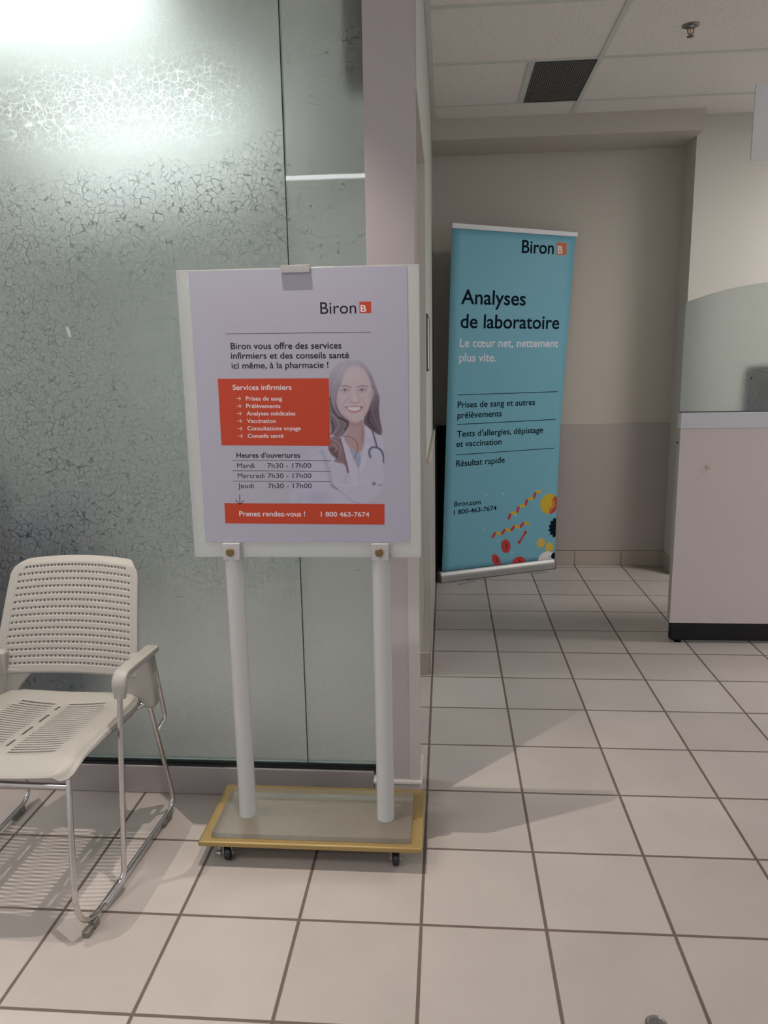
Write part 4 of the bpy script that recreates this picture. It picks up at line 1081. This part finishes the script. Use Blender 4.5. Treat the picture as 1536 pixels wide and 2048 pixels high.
# skirt around the rim
rim = [gv[0][i] for i in range(len(ul))] + [gv[j][-1] for j in range(1, len(vl))] + [gv[-1][i] for i in range(len(ul) - 2, -1, -1)] + [gv[j][0] for j in range(len(vl) - 2, 0, -1)]
cen = Vector((0, (SY0 + SY1) / 2, 0))
prev = rim
for dz, sh in ((-0.008, 0.004), (-0.016, 0.002), (-0.025, -0.006)):
    cur = []
    for r0 in rim:
        d = Vector((r0.co.x, r0.co.y - cen.y, 0)).normalized()
        cur.append(b.bm.verts.new(r0.co + d * sh + Vector((0, 0, dz * (0.45 + 0.55 * smoothstep(-0.06, 0.20, r0.co.y))))))
    for i in range(len(rim)):
        k = (i + 1) % len(rim)
        b.bm.faces.new((prev[i], prev[k], cur[k], cur[i])).smooth = True
    prev = cur
seat = b.build('seat', M['plastic'], chair, off=oy)
so = seat.modifiers.new('solid', 'SOLIDIFY'); so.thickness = 0.004; so.offset = -1

# backrest ------------------------------------------------------------
BZ0, BZ1 = 0.498, 0.812
def back_w(v):
    w_ = 0.222 - 0.022 * v - 0.004 * v * v
    if v > 0.88: w_ -= 0.042 * (1 - math.sqrt(max(0, 1 - ((v - 0.88) / 0.12) ** 2)))
    if v < 0.10: w_ -= 0.012 * (1 - math.sqrt(max(0, 1 - ((0.10 - v) / 0.10) ** 2)))
    return w_
def back_pt(x, v, d=0.0):
    y = 0.366 + 0.112 * v + 0.020 * (v - 0.45) ** 2 - 0.55 * x * x + d
    y += 0.022 * smoothstep(0.955, 1.0, v) ** 1.5           # rolled top lip
    z = BZ0 + (BZ1 - BZ0) * v + 0.012 * (1 - (x / 0.19) ** 2) * v
    return x - 0.007, y, z
b = MB()
NR, NC = 15, 30
rowv = [0.085 + (0.93 - 0.085) * k / (NR - 1) for k in range(NR)]
gh = 0.0150         # half groove height in v
def half_len(v): return back_w(v) - 0.024 - (0.010 if v > 0.9 else 0)
cache = {}
def bv(x, v, d=0.0):
    key = (round(x, 5), round(v, 5), round(d, 5))
    if key not in cache: cache[key] = b.bm.verts.new(back_pt(x, v, d))
    return cache[key]
GD = 0.0014
cuts = []
for rv in rowv: cuts.append((rv - gh, rv + gh))
bounds = [0.0, 0.03]
def quad(a, c, d_, e):
    f = b.bm.faces.new((a, c, d_, e)); f.smooth = True
# s lines across: normalised so that columns line up between rows
def xs_at(v):
    L = half_len(v); w_ = back_w(v)
    inner = [-L + 2 * L * k / NC for k in range(NC + 1)]
    side = [w_ * 1.0, w_ - 0.004, (w_ + L) / 2 + 0.002]
    return [-q for q in side] + inner + side[::-1]
def band(v0, v1, skip_inner=False):
    A, B = xs_at(v0), xs_at(v1)
    for i in range(len(A) - 1):
        if skip_inner and 3 <= i < 3 + NC: continue
        quad(bv(A[i], v0), bv(A[i + 1], v0), bv(B[i + 1], v1), bv(B[i], v1))
vprev = 0.0
first = [0.0, 0.02, 0.045, rowv[0] - gh]
for a_, c_ in zip(first, first[1:]): band(a_, c_)
for r in range(NR):
    v0, v1 = rowv[r] - gh, rowv[r] + gh
    vm = rowv[r]
    # plain side strips
    A, B = xs_at(v0), xs_at(v1)
    for i in list(range(0, 3)) + list(range(3 + NC, 6 + NC)):
        quad(bv(A[i], v0), bv(A[i + 1], v0), bv(B[i + 1], v1), bv(B[i], v1))
    # groove walls and floor with an eight sided hole in each cell
    e = 0.0035
    g0, g1 = v0 + e, v1 - e
    G0, G1 = A[3:3 + NC + 1], B[3:3 + NC + 1]
    for i in range(NC):
        quad(bv(G0[i], v0), bv(G0[i + 1], v0), bv(G0[i + 1], g0, GD), bv(G0[i], g0, GD))
        quad(bv(G1[i], g1, GD), bv(G1[i + 1], g1, GD), bv(G1[i + 1], v1), bv(G1[i], v1))
        x0, x1 = G0[i], G0[i + 1]; y0, y1 = G1[i], G1[i + 1]
        cx = (x0 + x1 + y0 + y1) / 4
        c00, c10, c11, c01 = bv(x0, g0, GD), bv(x1, g0, GD), bv(y1, g1, GD), bv(y0, g1, GD)
        rx, rv_ = 0.0029, 0.0029 / (BZ1 - BZ0)
        h = [b.bm.verts.new(back_pt(cx + rx * math.cos(t_), vm + rv_ * math.sin(t_), GD)) for t_ in [PI / 4 * k - 3 * PI / 4 for k in range(8)]]
        # h0 lower-left, h1 bottom, h2 lower-right, h3 right, h4 upper-right, h5 top, h6 upper-left, h7 left
        for q in ((c00, c10, h[2], h[1], h[0]), (c10, c11, h[4], h[3], h[2]), (c11, c01, h[6], h[5], h[4]), (c01, c00, h[0], h[7], h[6])):
            b.bm.faces.new(q).smooth = True
    for xe0, xe1 in ((G0[0], G1[0]), (G0[-1], G1[-1])):
        b.bm.faces.new((bv(xe0, v0), bv(xe0, g0, GD), bv(xe1, g1, GD), bv(xe1, v1)))
    nv0 = rowv[r + 1] - gh if r + 1 < NR else 0.962
    band(v1, nv0)
for a_, c_ in ((0.962, 0.978), (0.978, 0.99), (0.99, 0.997), (0.997, 1.0)): band(a_, c_)
bk = b.build('backrest', M['plastic'], chair, off=oy)
so = bk.modifiers.new('solid', 'SOLIDIFY'); so.thickness = 0.006; so.offset = 1
# make the solid grow to the rear
if bk.data.polygons[0].normal.y < 0: so.offset = -1
# lower corner tabs joining the back to the brackets
for s in (-1, 1):
    b = MB()
    prof_ = [(0.115, 0.504), (0.212, 0.516), (0.210, 0.47), (0.202, 0.435), (0.168, 0.428), (0.160, 0.455), (0.138, 0.480)]
    b.prism(prof_, lambda x, z: (s * x, 0.374 - 0.55 * x * x, z), lambda x, z: (s * x, 0.386 - 0.55 * x * x, z))
    b.build('back_tab', M['plastic'], bk, bevel=0.004, off=oy)

# frame ---------------------------------------------------------------
for s in (-1, 1):
    q = lambda x, y, z: (s * x, y, z)
    leg = fillet([q(0.194, -0.034, 0.412), q(0.226, -0.125, 0.021), q(0.243, 0.478, 0.021), q(0.232, 0.365, 0.425)], [0.10, 0.045], 10)
    b = MB(); b.tube(leg, R_T, 14); b.build('sled_leg', M['chrome'], chair, off=oy)
    b = MB(); b.tube(fillet([q(0.250, 0.158, 0.550), q(0.250, 0.090, 0.040), q(0.232, 0.010, 0.021)], 0.035, 8), R_T, 14); b.build('arm_post', M['chrome'], chair, off=oy)
    b = MB(); b.tube(fillet([q(0.2355, 0.398, 0.300), q(0.247, 0.445, 0.330), q(0.243, 0.392, 0.555)], 0.025, 8), R_T, 14); b.build('arm_brace', M['chrome'], chair, off=oy)
    b = MB(); b.strip(fillet([q(0.250, 0.157, 0.524), q(0.250, 0.162, 0.585), q(0.248, 0.386, 0.575)], 0.045, 10) + [q(0.248, 0.396, 0.570)], (1, 0, 0), 0.040, 0.021)
    b.build('armrest', M['plastic'], chair, off=oy)
    # bracket sleeve round the rear upright
    b = MB(); b.prism([(0.205, 0.405), (0.252, 0.400), (0.260, 0.415), (0.256, 0.55), (0.240, 0.575), (0.190, 0.565), (0.190, 0.49)], lambda x, z: (s * x, 0.352 - 0.04 * (z - 0.4), z), lambda x, z: (s * x, 0.385 + 0.02 * (z - 0.4), z))
    b.build('back_bracket', M['plastic'], chair, bevel=0.007, seg=3, off=oy)
    for (gx_, gy_, gl) in ((0.2285, -0.062, 0.055), (0.241, 0.400, 0.055)):
        b = MB(); b.box((-0.0095, -gl / 2, 0.0), (0.0095, -0.004, 0.017)); b.box((-0.0095, 0.004, 0.0), (0.0095, gl / 2, 0.022)); b.box((-0.0075, -gl / 2, 0.004), (0.0075, gl / 2, 0.014))
        an = math.atan2(0.026, 0.60) * -s
        bmesh.ops.rotate(b.bm, verts=b.bm.verts, cent=(0, 0, 0), matrix=Matrix.Rotation(an, 3, 'Z'))
        b.build('glide', M['glide'], chair, bevel=0.002, off=(s * gx_, gy_ - CHY, 0))
b = MB(); b.tube([(-0.196, -0.042, 0.383), (0.196, -0.042, 0.383)], R_T, 14); b.build('crossbar', M['chrome'], chair, off=oy)
b = MB(); b.tube([(-0.232, 0.366, 0.418), (-0.19, 0.33, 0.400), (0.19, 0.33, 0.400), (0.232, 0.366, 0.418)], R_T, 14); b.build('crossbar', M['chrome'], chair, off=oy)
for s in (-1, 1):
    b = MB(); b.tube([(s * 0.180, -0.010, 0.405), (s * 0.180, 0.33, 0.398)], R_T, 12); b.build('seat_rail', M['chrome'], chair, off=oy)
